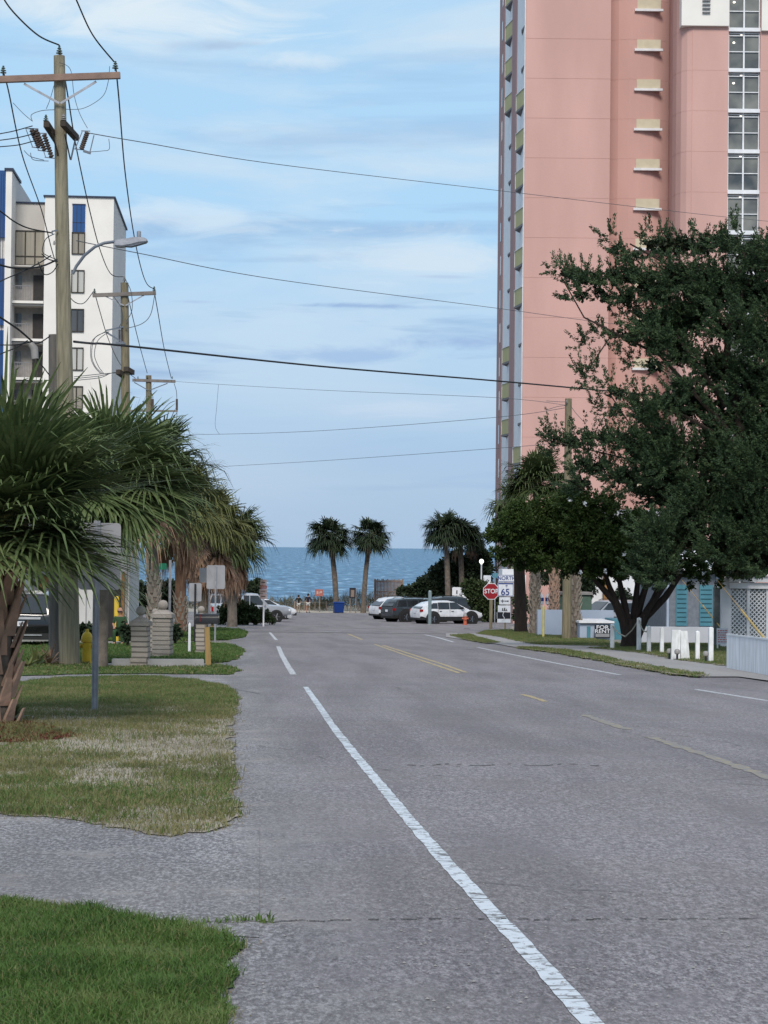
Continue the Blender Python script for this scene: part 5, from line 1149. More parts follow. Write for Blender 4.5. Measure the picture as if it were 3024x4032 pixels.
# dune board screen
Yd = 192; o = thing('board_screen', 'weathered vertical board screen standing before the sea, right of the palm pair', 'fence', B(1527,Yd)); mb = MB()
x = P(1478,2400,Yd).x; xe = P(1582,2400,Yd).x; zt = P(1527,2281,Yd).z; i = 0
while x < xe:
    mb.box(x,x+.11,Yd,Yd+.04,gz(Yd),zt+.04*math.sin(i*1.7)+ (0 if i%3 else -.05)); x += .135; i += 1
part('boards', mb, M['dunef'], o, world=True)
part('rail', MB().box(P(1478,2400,Yd).x,xe,Yd-.05,Yd-.003,zt-.25,zt-.15).box(P(1478,2400,Yd).x,xe,Yd-.05,Yd-.003,zt-1.2,zt-1.1), M['dunef'], o, world=True)
part('end_post', MB().box(xe,xe+.15,Yd-.05,Yd+.12,gz(Yd),zt+.05).box(P(1472,2400,Yd).x,P(1478,2400,Yd).x-.003,Yd-.05,Yd+.12,gz(Yd),zt+.03), M['dunef'], o, world=True)
# walkway rails left of it
o = thing('beach_rail', 'thin post-and-rope rail along the dune edge', 'fence', B(1250,192)); mb = MB()
for px in (1160,1200,1240,1285,1345,1368,1410,1450): q = B(px,192); mb.box(q.x-.05,q.x+.05,192,192.1,q.z-.1,q.z+.95)
part('posts', mb, M['dunef'], o, world=True)
a, b_ = B(1160,192), B(1450,192); part('rope', MB().tube([a+zz*.85,a.lerp(b_,.5)+zz*.8,b_+zz*.85], .02, 5), M['rope'], o, True, True)
# dune scrub strip
def dune_line(x0, x1, y0, y1, Y):
    L = []; x = x0
    while x < x1: L.append((x/K, random.uniform(y0,y1)/K, random.uniform(7,12), random.uniform(-1.5,3))); x += 14
    return L
C_, D_ = blob_points(dune_line(1140,1470,2375,2402,193)+dune_line(1350,1470,2355,2380,195)+dune_line(1140,1320,2378,2398,194)+dune_line(1225,1310,2368,2385,196), 194, 26, 0)
o = tufts(C_, D_+np.array([0,0,1.6]), .7, .035, 10, .35, M['dune'], 'dune_grass', None); o['kind'] = 'stuff'
C_, D_ = blob_points(dune_line(-400,1140,2375,2402,196)+dune_line(1470,3300,2360,2400,197), 196, 14, 0)
o = tufts(C_, D_+np.array([0,0,1.2]), .7, .07, 9, .5, M['dune'], 'dune_grass', None); o['kind'] = 'stuff'
# driftwood bits on edge -> small kerb
solo('kerb', MB().box(P(1130,2400,187.6).x,P(1460,2400,187.6).x,187.6,187.8,gz(187.6),gz(187.6)+.06), M['conc'], 'thin pale kerb at the end of the parking lot before the dune', 'kerb', B(1300,187.6))
# storm drain
a = G(*z5(1237,952)); b_ = G(*z5(1328,962))
solo('storm_drain', MB().box(a.x,b_.x,114.6,115.4,gz(115)+.02,gz(115)+.035), M['door'], 'black storm drain grate in the gutter below the white hatchback', 'drain', (a.x,115,gz(115)))
# steel pole in front of the cars
bollard(z5(1092,0)[0], 2325, 2450, 128, 'pale grey-green pole standing in front of the white hatchback', .11, 'pgreen', 'pole', 'pole')
# right-hand yellow pipe
bollard(z6(461,0)[0], z6(0,590)[1], 2520, 88, 'thin upright yellow pipe on the right grass verge', .055, 'yellowo', 'marker', 'marker_post')

# ------------------------------------------------------------------ RIGHT: walls, cottage, posts
def vbox(x0, y0, x1, Y, dep, m, label, cat, name, ybase=None, bev=0):
    """box whose front is the picture rectangle x0..x1 down to the ground at Y"""
    a, c = P(x0, y0, Y), P(x1, y0, Y)
    return solo(name, MB().box(a.x, c.x, Y, Y+dep, gz(Y)-.1, (a.z+c.z)/2), M[m], label, cat, B((x0+x1)/2, Y), bev=bev)
vbox(*z6(985,703), z6(1445,0)[0], 80, .2, 'wallw', 'low white wall running behind the row of white posts', 'wall', 'low_wall', bev=.01)
vbox(*z6(430,613), z6(835,0)[0], 93, .3, 'bluewall', 'pale blue-grey boundary wall behind the palm trunks', 'wall', 'boundary_wall')
bb = thing('planter_wall', 'pale blue stepped low wall with teal panels holding the rental sign', 'wall', B(2360, 85))
def pb(x0,y0,x1,dY,dep,m,nm):
    a, c = P(*z6(x0,y0),85+dY), P(*z6(x1,y0),85+dY); return part(nm, MB().box(a.x,c.x,85+dY,85+dY+dep,gz(85)-.1,(a.z+c.z)/2), M[m], bb, world=True)
pb(655,683,835,0,2.5,'bluewall','wall'); pb(832.5,662,884,.3,2.0,'teal','teal_panel'); pb(693,700,712,-.03,.025,'teal','teal_panel')
a, c = P(*z6(650,672),84.9), P(*z6(838,672),84.9); part('cap', MB().box(a.x,c.x,84.85,88,P(*z6(740,682),85).z+.003,P(*z6(740,674),85).z+.02), M['white'], bb, world=True)
# rental sign
Yr = 84.6; o = thing('rental_sign', 'black sign with pale letters FOR RENT leaning against the blue wall', 'sign', B(z6(776,0)[0], Yr))
b0 = o.location; a, c = P(*z6(733,762),Yr), P(*z6(818,693),Yr)
s = part('board', MB().box(a.x,c.x,Yr,Yr+.03,a.z,c.z), M['ink'], o, world=True)
part('lower_panel', MB().box(a.x+.04,c.x-.04,Yr-.01,Yr-.001,a.z+.05,a.z+(c.z-a.z)*.34), M['grey'], s, world=True)
cx_ = (a.x+c.x)/2-b0.x; H_ = c.z-a.z
t_ = text_part('FOR', .22, M['signw'], s, (cx_, -.006, a.z-b0.z+H_*.82), xs=1.3); t_ = text_part('RENT', .22, M['signw'], s, (cx_, -.006, a.z-b0.z+H_*.51), xs=1.2)
part('legs', MB().box(a.x+.03,a.x+.06,Yr+.031,Yr+.05,gz(Yr)-.1,a.z+.3).box(c.x-.06,c.x-.03,Yr+.031,Yr+.05,gz(Yr)-.1,a.z+.3), M['ink'], o, world=True)
# teal fence
Yt = 88; o = thing('picket_fence', 'short teal picket fence between the tree and the grey cottage', 'fence', B(z6(1060,0)[0],Yt)); mb = MB()
x = P(*z6(1005,632),Yt).x; xe = P(*z6(1116,632),Yt).x; zt = P(*z6(1060,636),Yt).z
while x < xe: mb.box(x,x+.13,Yt,Yt+.03,gz(Yt),zt); x += .19
part('pickets', mb, M['teal'], o, world=True)
part('rail', MB().box(P(*z6(1005,632),Yt).x,xe,Yt-.03,Yt-.001,zt-.12,zt-.02).box(P(*z6(1005,632),Yt).x,xe,Yt+.031,Yt+.06,zt-.9,zt-.75), M['teal'], o, world=True)
part('top_cap', MB().box(P(*z6(1005,632),Yt).x,xe,Yt-.04,Yt+.06,zt+.003,zt+.05), M['white'], o, world=True)
# grey cottage
Yc = 84; ct = thing('cottage', 'grey cottage with teal louvred shutters behind the low white wall', 'house', B(z6(1260,0)[0], Yc))
def cx(x, dY=0): return P(*z6(x,560), Yc+dY).x
def cz(y): return P(*z6(1260,y), Yc).z
part('wall', MB().box(cx(1115),cx(1412),Yc,Yc+6,gz(Yc)-.1,cz(400)), M['greywall'], ct, world=True)
for x0, x1 in ((1168,1226),(1293,1362)):
    s = part('shutter', MB().box(cx(x0),cx(x1),Yc-.06,Yc-.003,cz(697),cz(478)), M['teal'], ct, world=True)
    mb = MB(); 
    for k in range(9): zc0 = cz(697)+(cz(478)-cz(697))*(k+.5)/9; mb.box(cx(x0)+.04,cx(x1)-.04,Yc-.085,Yc-.061,zc0-.12,zc0-.095)
    part('louvre_shade', mb, M['teal_shade'], s, world=True)  # darker teal strips paint the shade between the shutter slats
for x in (1118, 1380): part('trim', MB().box(cx(x),cx(x)+.09,Yc-.05,Yc-.003,gz(Yc),cz(405)), M['bluewall'], ct, world=True)
part('window', MB().box(cx(1232),cx(1288),Yc-.03,Yc-.003,cz(690),cz(500)), M['glass'], ct, world=True) if False else None
part('roof', MB().prism([Vector((cx(1100),Yc-.6,cz(400)+.003)),Vector((cx(1430),Yc-.6,cz(400)+.003)),Vector((cx(1430),Yc+3,cz(300))),Vector((cx(1100),Yc+3,cz(300)))], (0,0,.12)), M['white'], ct, world=True)
# porch with lattice
Yl = 70; lp = thing('lattice_porch', 'white porch with criss-cross lattice panels at the right edge', 'porch', B(z6(1560,0)[0], Yl))
def lx(x): return P(*z6(x,600), Yl).x
def lz(y): return P(*z6(1550,y), Yl).z
part('post', MB().box(lx(1407),lx(1446),Yl-.1,Yl+.1,gz(Yl)-.1,lz(440)), M['white'], lp, world=True)
part('beam', MB().box(lx(1446)+.003,lx(1900),Yl-.15,Yl+.15,lz(498),lz(466)).box(lx(1440),lx(1900),Yl-.3,Yl+.3,lz(462),lz(432)), M['white'], lp, world=True)
part('roof', MB().prism([Vector((lx(1430),Yl-.4,lz(430))),Vector((lx(1900),Yl-.4,lz(430))),Vector((lx(1900),Yl+4,lz(360))),Vector((lx(1430),Yl+4,lz(360)))], (0,0,.12)), M['white'], lp, world=True)
part('back_wall', MB().box(lx(1450),lx(1900),Yl+2.2,Yl+2.4,gz(Yl),lz(500)), mat('mottled_dark_wall',(.12,.14,.14),(.25,.27,.26),.8,3), lp, world=True)
x0, x1, zb0, zt0 = lx(1450), lx(1655), gz(Yl)+.3, lz(503)
lt = MB(); st = .155; W = x1-x0; Hh = zt0-zb0
for sgn in (1,-1):
    c = -Hh
    while c < W:
        # line x = c + t, z = t (or mirrored), clipped
        t0 = max(0, -c); t1 = min(Hh, W-c)
        if t1 > t0:
            a = Vector((c+t0, 0, t0)); b_ = Vector((c+t1, 0, t1))
            if sgn < 0: a.x, b_.x = W-a.x, W-b_.x
            o3 = Vector((x0, Yl + (0 if sgn > 0 else .02), zb0)); lt.bar(o3+a, o3+b_, .018, .035, side=(0,1,0))
        c += st
part('lattice', lt, M['white'], lp, world=True)
fr = MB()
for x in (1452,1553,1655): fr.box(lx(x)-.05,lx(x)+.05,Yl-.06,Yl+.06,gz(Yl),lz(500)+.0)
part('lattice_frame', fr, M['white'], lp, world=True)
part('opening', MB().box(lx(1663),lx(1720),Yl+.1,Yl+.2,gz(Yl),lz(585)), M['door'], lp, world=True)
part('lattice', MB().bar(Vector((lx(1665),Yl,lz(740))),Vector((lx(1900),Yl,lz(520))),.02,.04), M['white'], lp, world=True)
# far white house fragments seen between stems
fh_ = thing('white_house', 'distant white house glimpsed between the tree stems on the right', 'house', B(2480,128))
a, c = P(*z6(705,455),128), P(*z6(1120,420),128)
part('wall', MB().box(a.x,c.x,128,136,gz(128),c.z+1.5), M['white'], fh_, world=True)
part('column', MB().box(P(*z6(785,0),127.5).x,P(*z6(812,0),127.5).x,127.4,127.8,gz(128),c.z+1.3), M['brownw'], fh_, world=True)
part('door', MB().box(P(*z6(1098,0),127.9).x,P(*z6(1114,0),127.9).x,127.85,127.98,gz(128),P(*z6(1100,470),128).z), M['brownw'], fh_, world=True)
part('roof', MB().prism([Vector((a.x-1,127,c.z+1.5)),Vector((c.x+1,127,c.z+1.5)),Vector((c.x+1,132,c.z+4)),Vector((a.x-1,132,c.z+4))], (0,0,.15)), M['grey'], fh_, world=True)
ph = thing('pink_annex', 'pinkish low annex wall with a white column behind the booted palm trunks', 'building', B(2080,135))
a, c = P(*z6(300,415),135), P(*z6(470,415),135)
part('wall', MB().box(a.x,c.x,135,140,gz(135),a.z), M['pink'], ph, world=True)
part('column', MB().box(P(*z6(360,0),134.5).x,P(*z6(372,0),134.5).x,134.5,134.7,P(*z6(366,540),134.5).z,P(*z6(366,425),134.5).z), M['white'], ph, world=True)
part('canopy', MB().box(P(*z6(235,0),134).x,P(*z6(315,0),134).x,133,135,P(*z6(270,425),134).z,P(*z6(270,395),134).z), M['white'], ph, world=True)
# slim white pole between stems
vbox(*z6(970,415), z6(979,0)[0], 90, .08, 'white', 'slim white pole seen between the stems of the broadleaf tree', 'pole', 'white_pole')
# green cabinet
gc = thing('utility_cabinet', 'large green utility cabinet with rounded corners behind the thick palm', 'cabinet', B(z6(630,0)[0], 98)); a, c = P(*z6(535,530),98), P(*z6(720,530),98)
part('body', MB().box(a.x,c.x,98,99.5,gz(98),a.z), M['green'], gc, world=True, bev=.08); part('roof', MB().box(a.x-.05,c.x+.02,97.9,99.6,a.z+.003,a.z+.12), M['insulg'], gc, world=True)
# red pennant sign behind palm
signpost(z6(645,0)[0], 97, [(z6(636,0)[0],z6(0,462)[1],z6(655,0)[0],z6(0,555)[1],'redf',-.05)], z6(0,460)[1], 'narrow red sign peeping out behind the thick booted palm', postw=.06)
# closed umbrellas + counter
for x, lab in ((448,'closed white and blue umbrella left of the yellow pipe'),(484,'closed white and blue umbrella right of the yellow pipe')):
    b0 = B(z6(x,0)[0], 104); o = thing('closed_umbrella', lab, 'umbrella', b0, group='closed umbrellas'); zt = P(*z6(x,520),104).z-b0.z; zl = P(*z6(x,585),104).z-b0.z
    part('pole', MB().tube([(0,0,0),(0,0,zt)], .025, 8), M['white'], o, True)
    part('canopy', MB().lathe([(.05,zl),(.12,zl+.05),(.13,(zl+zt)/2),(.07,zt-.1),(.01,zt)], (0,0,0), 10), M['white'], o, True)
    part('band', MB().lathe([(.137,(zl+zt)/2-.12),(.139,(zl+zt)/2+.06)], (0,0,0), 10), M['bin'], o, True)
o = thing('service_cart', 'pale grey cart with looped handle beside the booted palm', 'cart', B(z6(465,0)[0],101)); a, c = P(*z6(436,618),101), P(*z6(492,660),101)
part('body', MB().box(a.x,c.x,101,101.6,c.z,a.z), M['bluewall'], o, world=True, bev=.03); part('legs', MB().box(a.x+.05,a.x+.12,101.1,101.2,gz(101),c.z-.003).box(c.x-.12,c.x-.05,101.1,101.2,gz(101),c.z-.003), M['grey'], o, world=True)
loop_part(o, [P(*z6(440,612),101),P(*z6(438,592),101),P(*z6(452,588),101),P(*z6(456,612),101)], .025, 'white', 'handle')
# white posts row
pg = 'row of white posts on the right lawn'
posts = [(827,690,825,20,'leftmost white post, roped to the next, left of the tree trunk'),(969,655,836,20,'tallest white post, just right of the tree trunk'),(1023,700,842,19,'white post right of the tallest one'),(1092,706,848,19,'white post left of the wide one'),
 (1282,727,886,21,'white post between the wide one and the last one'),(1353,706,896,24,'last white post, nearest the white fence')]
PT = []
for x, yt, yb, w, lab in posts:
    p = G(*z6(x,yb)); s_ = F_/p.y; h = (yb-yt)/1.3554/s_; ww = w/1.3554/s_/2
    o = thing('white_post', 'square ' + lab, 'post', p, group=pg)
    part('post', MB().box(-ww,ww,-ww,ww,-.1,h).add([(-ww,-ww,h),(ww,-ww,h),(ww,ww,h),(-ww,ww,h),(0,0,h+.03)], [(0,1,4),(1,2,4),(2,3,4),(3,0,4)]), M['postw'], o)
    PT.append(p+zz*(h-.04))
p = G(*z6(1192,882)); s_ = F_/p.y; h = 165/1.3554/s_
o = thing('white_post', 'wide white board post in the middle of the row, split near its foot', 'post', p, group=pg)
part('post', MB().hexa([(-.36/2-.08,-.05,-.05),(-.02,-.05,-.05),(-.02,.05,-.05),(-.26,.05,-.05),(-.24,-.05,h),(-.01,-.05,h),(-.01,.05,h),(-.24,.05,h)]), M['postw'], o)
part('post', MB().hexa([(.0,-.06,-.05),(.25,-.06,-.05),(.25,.04,-.05),(.0,.04,-.05),(-.005,-.06,h*.97),(.17,-.06,h*.97),(.17,.04,h*.97),(-.005,.04,h*.97)]), M['postw'], o)
for (a, b_, lab) in ((PT[0],PT[1],'grey rope sagging in front of the tree trunk between two white posts'),(PT[1],PT[2],'short grey rope from the tallest white post to the one on its right')):
    mid = a.lerp(b_,.5)-zz*.22*((b_-a).length/1.3); pts = [a, a.lerp(mid,.5)-zz*.07, mid, b_.lerp(mid,.5)-zz*.07, b_]
    solo('rope', MB().tube(pts, .022, 6), M['rope'], lab, 'rope', a, smooth=True)
def path_lamp(x, y, label, rot):
    p = G(*z6(x,y)); s_ = F_/p.y; o = thing('path_light', label, 'garden light', p, group='small garden lights')
    part('stake', MB().tube([(0,0,0),(0,0,.16)], .03, 8), M['boxblack'], o, True); part('head', MB().lathe([(.02,.161),(.075,.2),(.08,.27),(.05,.31),(.01,.32)], (0,0,0), 12), M['insulg'], o, True)
path_lamp(1133,880,'small pale garden light left of the wide white post',0); path_lamp(1327,897,'small pale garden light left of the last white post',0); path_lamp(1174,884,'small garden light directly in front of the wide white post',0)
# red text sign
Yx = 66; o = thing('notice_sign', 'white notice with red lines of small text beside the white fence', 'sign', B(z6(1415,0)[0], Yx)); a, c = P(*z6(1385,795),Yx), P(*z6(1447,710),Yx)
s = part('board', MB().box(a.x,c.x,Yx,Yx+.02,a.z,c.z), M['signw'], o, world=True); mb = MB(); rr_ = random.Random(3)
for k in range(6):
    z_ = c.z-.06-(c.z-a.z-.08)*k/6; x = a.x+.04
    while x < c.x-.08: L = rr_.uniform(.03,.08); mb.box(x,min(x+L,c.x-.03),Yx-.008,Yx-.001,z_-.03,z_); x += L+.03
part('red_text', mb, mat('red_ink',(.5,.08,.08),None,.5), s, world=True)
part('post', MB().box(a.x+.02,a.x+.06,Yx+.021,Yx+.06,gz(Yx)-.05,c.z), M['white'], o, world=True)
# white picket (board) fence at right edge
a0 = G(*z6(1440,928)); o = thing('white_fence', 'white vertical-board fence at the right edge, weathered at the foot', 'fence', a0); mb = MB()
p0 = a0; p1 = G(*z6(1900,1010)); h0 = (928-745)/1.3554/(F_/a0.y); L = (p1-p0).length; dr = (p1-p0).normalized(); nn_ = int(L/.115)
sdv = Vector((dr.y,-dr.x,0)).normalized()
for k in range(nn_):
    q = p0.lerp(p1, (k+.5)/nn_); q.z = gz(q.y); h = h0*(1-.08*k/nn_)+.008*math.sin(k*2.1); mb.obox(q+zz*h/2, Vector((dr.x,dr.y,0))*.051, sdv*.012, zz*h/2)
part('boards', mb, mat('weathered_white_board',(.78,.8,.84),(.6,.61,.64),.8,1.5,.2,20,stretch=(6,6,.8)), o, world=True)
part('top_rail', MB().bar(p0+zz*(h0+.02), Vector((p1.x,p1.y,gz(p1.y)+h0*.92+.03)), .05, .04), M['white'], o, world=True)
# rocks/kerb stones by the palms
rk = MB()
for k in range(16):
    p = G(*z6(300+k*14+random.uniform(-5,5), 722+random.uniform(-3,3)))
    o = None; r_ = random.uniform(.12,.25); rk = MB().ball((0,0,r_*.3), r_, 8, .6)
    rk.v = [(a*(1+.2*math.sin(b*30)), b, c*(1+.2*math.sin(a*25))) for a,b,c in rk.v]
    q = part('rock', rk, M['stone'], None, True); q.location = p; setprops(q, 'pale rounded rock in the line of stones before the palm trunks', 'rock', 'line of stones before the palm trunks')

# ------------------------------------------------------------------ CARS
def loft(stations, mb=None):
    """stations: (x, [(y,z)...] half section from bottom centre outwards to roof centre) mirrored"""
    mb = mb or MB(); n_ = len(stations[0][1]); o = len(mb.v); full = 2*n_-2
    for x, sec in stations:
        ring = [(x, y, z) for y, z in sec] + [(x, -y, z) for y, z in sec[-2:0:-1]]
        mb.v += ring
    for i in range(len(stations)-1):
        for k in range(full): k2 = (k+1) % full; mb.f.append((o+i*full+k, o+i*full+k2, o+(i+1)*full+k2, o+(i+1)*full+k))
    mb.f.append(tuple(o+k for k in range(full))[::-1]); e = o+(len(stations)-1)*full; mb.f.append(tuple(e+k for k in range(full)))
    return mb
def car(loc, rz, paint, label, kind='hatch', L=4.5, W=1.8, H=1.6, rim='rim', clad=True, group='parked cars', name='parked_car', plate=True, cat='car'):
    o = thing(name, label, cat, loc, rz, group); hw = W/2
    # side profile, x from rear(-) to front(+)
    if kind == 'pickup': prof = [(-.5,.62,1.05),(-.49,.5,1.1),(-.12,.48,1.1),(-.1,.48,1.12),(.22,.45,1.12),(.44,.45,1.05),(.49,.5,.92),(.5,.58,.8)]
    elif kind == 'suv': prof = [(-.5,.5,.9),(-.49,.36,1.05),(-.46,.34,1.1),(-.2,.32,1.08),(.22,.32,1.05),(.42,.33,.98),(.48,.38,.85),(.5,.48,.72)]
    else: prof = [(-.5,.5,.82),(-.49,.34,.98),(-.45,.3,1.02),(-.2,.28,.97),(.2,.28,.96),(.4,.3,.88),(.47,.34,.76),(.5,.45,.62)]
    st = []
    for f, zb_, zt_ in prof:
        w = hw*(.9 if abs(f) > .485 else (.97 if abs(f) > .44 else 1)); st.append((f*L, [(0,zb_),(w*.86,zb_),(w*.97,zb_+.1),(w,zb_+(zt_-zb_)*.55),(w*.96,zt_-.03),(w*.86,zt_),(0,zt_+.03)]))
    body = part('body', loft(st), M[paint], o, True)
    if kind == 'pickup': cab = [(-.13,1.1),(-.11,1.62),(-.08,H-.03),(-.0,H),(.08,H-.04),(.22,1.12)]
    elif kind == 'suv': cab = [(-.495,1.0),(-.46,1.35),(-.42,H-.08),(-.3,H),(0,H),(.06,H-.06),(.23,1.04)]
    else: cab = [(-.48,.95),(-.44,1.16),(-.34,H-.13),(-.2,H-.02),(-.03,H),(.06,H-.07),(.28,.92)]
    bt = cab[0][1] if kind != 'hatch' else .95
    st = []
    for f, zt_ in cab:
        t = (zt_-bt)/(H-bt); w = hw*(.93-.17*max(t,0)); st.append((f*L, [(0,bt-.12),(hw*.92,bt-.12),(hw*.93,bt-.02),(w+.002,max(zt_-.05,bt)),(w*.85,zt_),(0,zt_+.015)]))
    part('cabin', loft(st), M[paint], body, True)
    # glass, both sides
    def sidew(x0, x1, x2, x3, z0, z1, nm='side_window'):
        for sg in (-1, 1):
            y0 = hw*(.93-.17*(z0-bt)/(H-bt))*sg+sg*.016; y1 = hw*(.93-.17*(z1-bt)/(H-bt))*sg+sg*.016
            part(nm, MB().hexa([(x0*L,y0,z0),(x1*L,y0,z0),(x1*L,y0-sg*.03,z0),(x0*L,y0-sg*.03,z0),(x3*L,y1,z1),(x2*L,y1,z1),(x2*L,y1-sg*.03,z1),(x3*L,y1-sg*.03,z1)]), M['cglass'], body)
    zt_ = H-.13
    if kind == 'pickup': sidew(-.11,-.03,-.03,-.095,1.14,zt_); sidew(-.02,.17,.08,-.02,1.14,zt_)
    elif kind == 'suv': sidew(-.44,-.27,-.27,-.4,1.1,zt_); sidew(-.25,-.08,-.08,-.25,1.1,zt_); sidew(-.06,.18,.07,-.06,1.1,zt_)
    else: sidew(-.38,-.222,-.222,-.29,1.02,zt_-.02); sidew(-.214,-.034,-.034,-.214,.98,zt_+.02); sidew(-.026,.215,.07,-.026,.98,zt_+.02)
    # windscreen, rear window
    fx0, fx1 = (cab[-1][0], cab[-2][0]); part('windscreen', MB().hexa([(fx0*L-.03,-hw*.82,cab[-1][1]+.07),(fx0*L-.03,hw*.82,cab[-1][1]+.07),(fx0*L-.08,hw*.82,cab[-1][1]+.05),(fx0*L-.08,-hw*.82,cab[-1][1]+.05),(fx1*L+.06,-hw*.68,cab[-2][1]-.01),(fx1*L+.06,hw*.68,cab[-2][1]-.01),(fx1*L,hw*.68,cab[-2][1]-.02),(fx1*L,-hw*.68,cab[-2][1]-.02)]), M['cglass'], body)
    (ra, za), (rb, zb2) = (cab[0], cab[2]) if kind != 'pickup' else (cab[0], cab[2])
    part('rear_window', MB().hexa([(ra*L-.02,-hw*.76,za+.12),(ra*L-.02,hw*.76,za+.12),(ra*L+.05,hw*.76,za+.12),(ra*L+.05,-hw*.76,za+.12),(rb*L-.035,-hw*.64,zb2-.06),(rb*L-.035,hw*.64,zb2-.06),(rb*L+.04,hw*.64,zb2-.06),(rb*L+.04,-hw*.64,zb2-.06)]), M['cglass'], body)
    wr = .34 if kind == 'hatch' else .38
    for fx in (-.3, .31):
        for sg in (-1, 1):
            if clad: part('wheel_arch', MB().lathe([(wr+.17,-.04),(wr+.17,.045),(wr+.05,.05)], (fx*L, sg*(hw-.02), wr+.03), 20, (0,sg,0)), M['clad'], o, True)
            else: part('wheel_arch', MB().lathe([(wr+.06,-.03),(wr+.06,.012)], (fx*L, sg*hw, wr+.02), 20, (0,sg,0)), M['clad'], o, True)
            w_ = part('wheel', MB().lathe([(wr*.62,-.2),(wr*.95,-.2),(wr,-.17),(wr,.03),(wr*.95,.06),(wr*.66,.06)], (fx*L, sg*(hw+.02), wr), 22, (0,sg,0)), M['tyre'], o, True)
            sp = MB().lathe([(wr*.66,.02),(wr*.6,.045),(wr*.12,.05),(.02,.05)], (fx*L, sg*(hw+.03), wr), 20, (0,sg,0))
            part('rim', sp, M[rim], w_, True)
            s2 = MB()
            for k in range(5):
                an = k*2*math.pi/5; s2.bar((fx*L,sg*(hw+.085),wr), (fx*L+math.cos(an)*wr*.6,sg*(hw+.08),wr+math.sin(an)*wr*.6), .05, .015)
            part('spokes', s2, M['rims'] if rim == 'rims' else M['galvd'], w_)
    if clad: part('side_sill', MB().box(-.2*L,.2*L,-hw-.012,hw+.012,.24,.5).box(-.495*L,-.4*L,-hw*.95,hw*.95,.28,.52).box(.43*L,.492*L,-hw*.93,hw*.93,.28,.48), M['clad'], o, bev=.02)
    else: part('side_sill', MB().box(-.2*L,.2*L,-hw-.01,hw+.01,.24,.33).box(-.5*L-.02,-.45*L,-hw*.9,hw*.9,.3,.5).box(.45*L,.5*L+.02,-hw*.9,hw*.9,.3,.5), M['clad'] if kind != 'pickup' else M['chrome'], o, bev=.02)
    for sg in (-1, 1):
        zr = .9 if kind != 'pickup' else .85
        part('tail_lamp', MB().box(-.5*L-.02,-.455*L,sg*hw*.93-.08*sg if sg > 0 else -hw*.95,sg*hw*.95 if sg > 0 else -hw*.93+.08,zr-.08,zr+.08) if kind != 'pickup' else MB().box(-.5*L-.02,-.48*L,min(sg*hw*.82,sg*hw*.97),max(sg*hw*.82,sg*hw*.97),.7,1.0), M['lampred'], o, bev=.01)
        part('headlight', MB().box(.455*L,.488*L,min(sg*hw*.6,sg*hw*.94),max(sg*hw*.6,sg*hw*.94),prof[-2][2]-.17,prof[-2][2]-.03), M['lampw'], o, bev=.02)
        part('wing_mirror', MB().box(.14*L,.17*L,min(sg*(hw-.02),sg*(hw+.16)),max(sg*(hw-.02),sg*(hw+.16)),1.0+(.1 if kind != 'hatch' else 0),1.13+(.1 if kind != 'hatch' else 0)), M[paint] if kind != 'hatch' else M['clad'], o, bev=.02)
        part('door_handle', MB().box(-.01*L,.025*L,min(sg*hw*.98,sg*(hw+.02)),max(sg*hw*.98,sg*(hw+.02)),.83,.87).box(-.2*L,-.165*L,min(sg*hw*.98,sg*(hw+.02)),max(sg*hw*.98,sg*(hw+.02)),.83,.87), M['clad'], o)
        if kind != 'pickup': part('roof_rail', MB().tube([(-.33*L,sg*hw*.62,H-.02),(-.28*L,sg*hw*.62,H+.05),(.0,sg*hw*.62,H+.05),(.04*L,sg*hw*.62,H-.01)], .018, 6), M['clad'], o, True)
    if plate: part('number_plate', MB().box(-.5*L-.035,-.5*L-.022,-.16,.16,.72,.87), M['signw'], o)
    part('shut_lines', MB().box(-.035*L,-.033*L,-hw-.003,hw+.003,.4,.93).box(.19*L,.192*L,-hw-.003,hw+.003,.45,.93).box(-.222*L,-.22*L,-hw-.003,hw+.003,.45,.93), M['ink'], o)
    return o
def carpos(px, Y): q = B(px, Y); return q
ph_ = R(20)
car(carpos(1757,132.5), ph_, 'pwhite', 'white hatchback with black wheel-arch cladding, nearest in the parking row', H=1.53)
o = car(carpos(1640,139), ph_+R(6), 'pdark', 'dark grey sport utility vehicle parked directly behind the nearest white hatchback', 'suv', 4.7, 1.9, 1.64)
car(carpos(1578,150), ph_+R(4), 'pwhite', 'white hatchback farthest left in the row, its curved rear toward the road', 'hatch', 4.5, 1.85, 1.68, clad=True)
car(carpos(1800,146), ph_, 'pdark', 'dark car mostly hidden beyond the nearest white hatchback', 'suv', 4.6, 1.85, 1.75)
o = car(carpos(1680,144), ph_, 'pgreen', 'grey-green car wedged between the dark vehicle and the white hatchback', 'hatch', 4.5, 1.8, 1.62)
car(carpos(988,134), R(3), 'psilver', 'silver pickup truck behind the rounded hedge', 'pickup', 5.2, 1.95, 1.88, 'rims', False, cat='pickup truck', name='pickup_truck')
car(carpos(1040,146), R(4), 'pwhite', 'white car whose nose shows past the silver pickup truck', 'hatch', 4.5, 1.8, 1.5, 'rims', False)
car(carpos(930,152), R(2), 'psilver', 'pale car behind the silver pickup truck', 'suv', 4.5, 1.8, 1.8, 'rims', False)
bc = car(B(122,66), R(90), 'pblack', 'black sport utility vehicle seen from behind on the left lawn drive', 'suv', 4.8, 1.95, 1.78, 'rim', False)
part('chrome_strip', MB().box(-2.45,-2.42,-.55,.55,.93,1.0), M['chrome'], bc); part('bumper_strip', MB().box(-2.46,-2.42,-.6,.75,.43,.46), M['chrome'], bc)
part('plate_marks', MB().box(-2.44,-2.436,-.11,.11,.76,.83), M['grey'], bc)
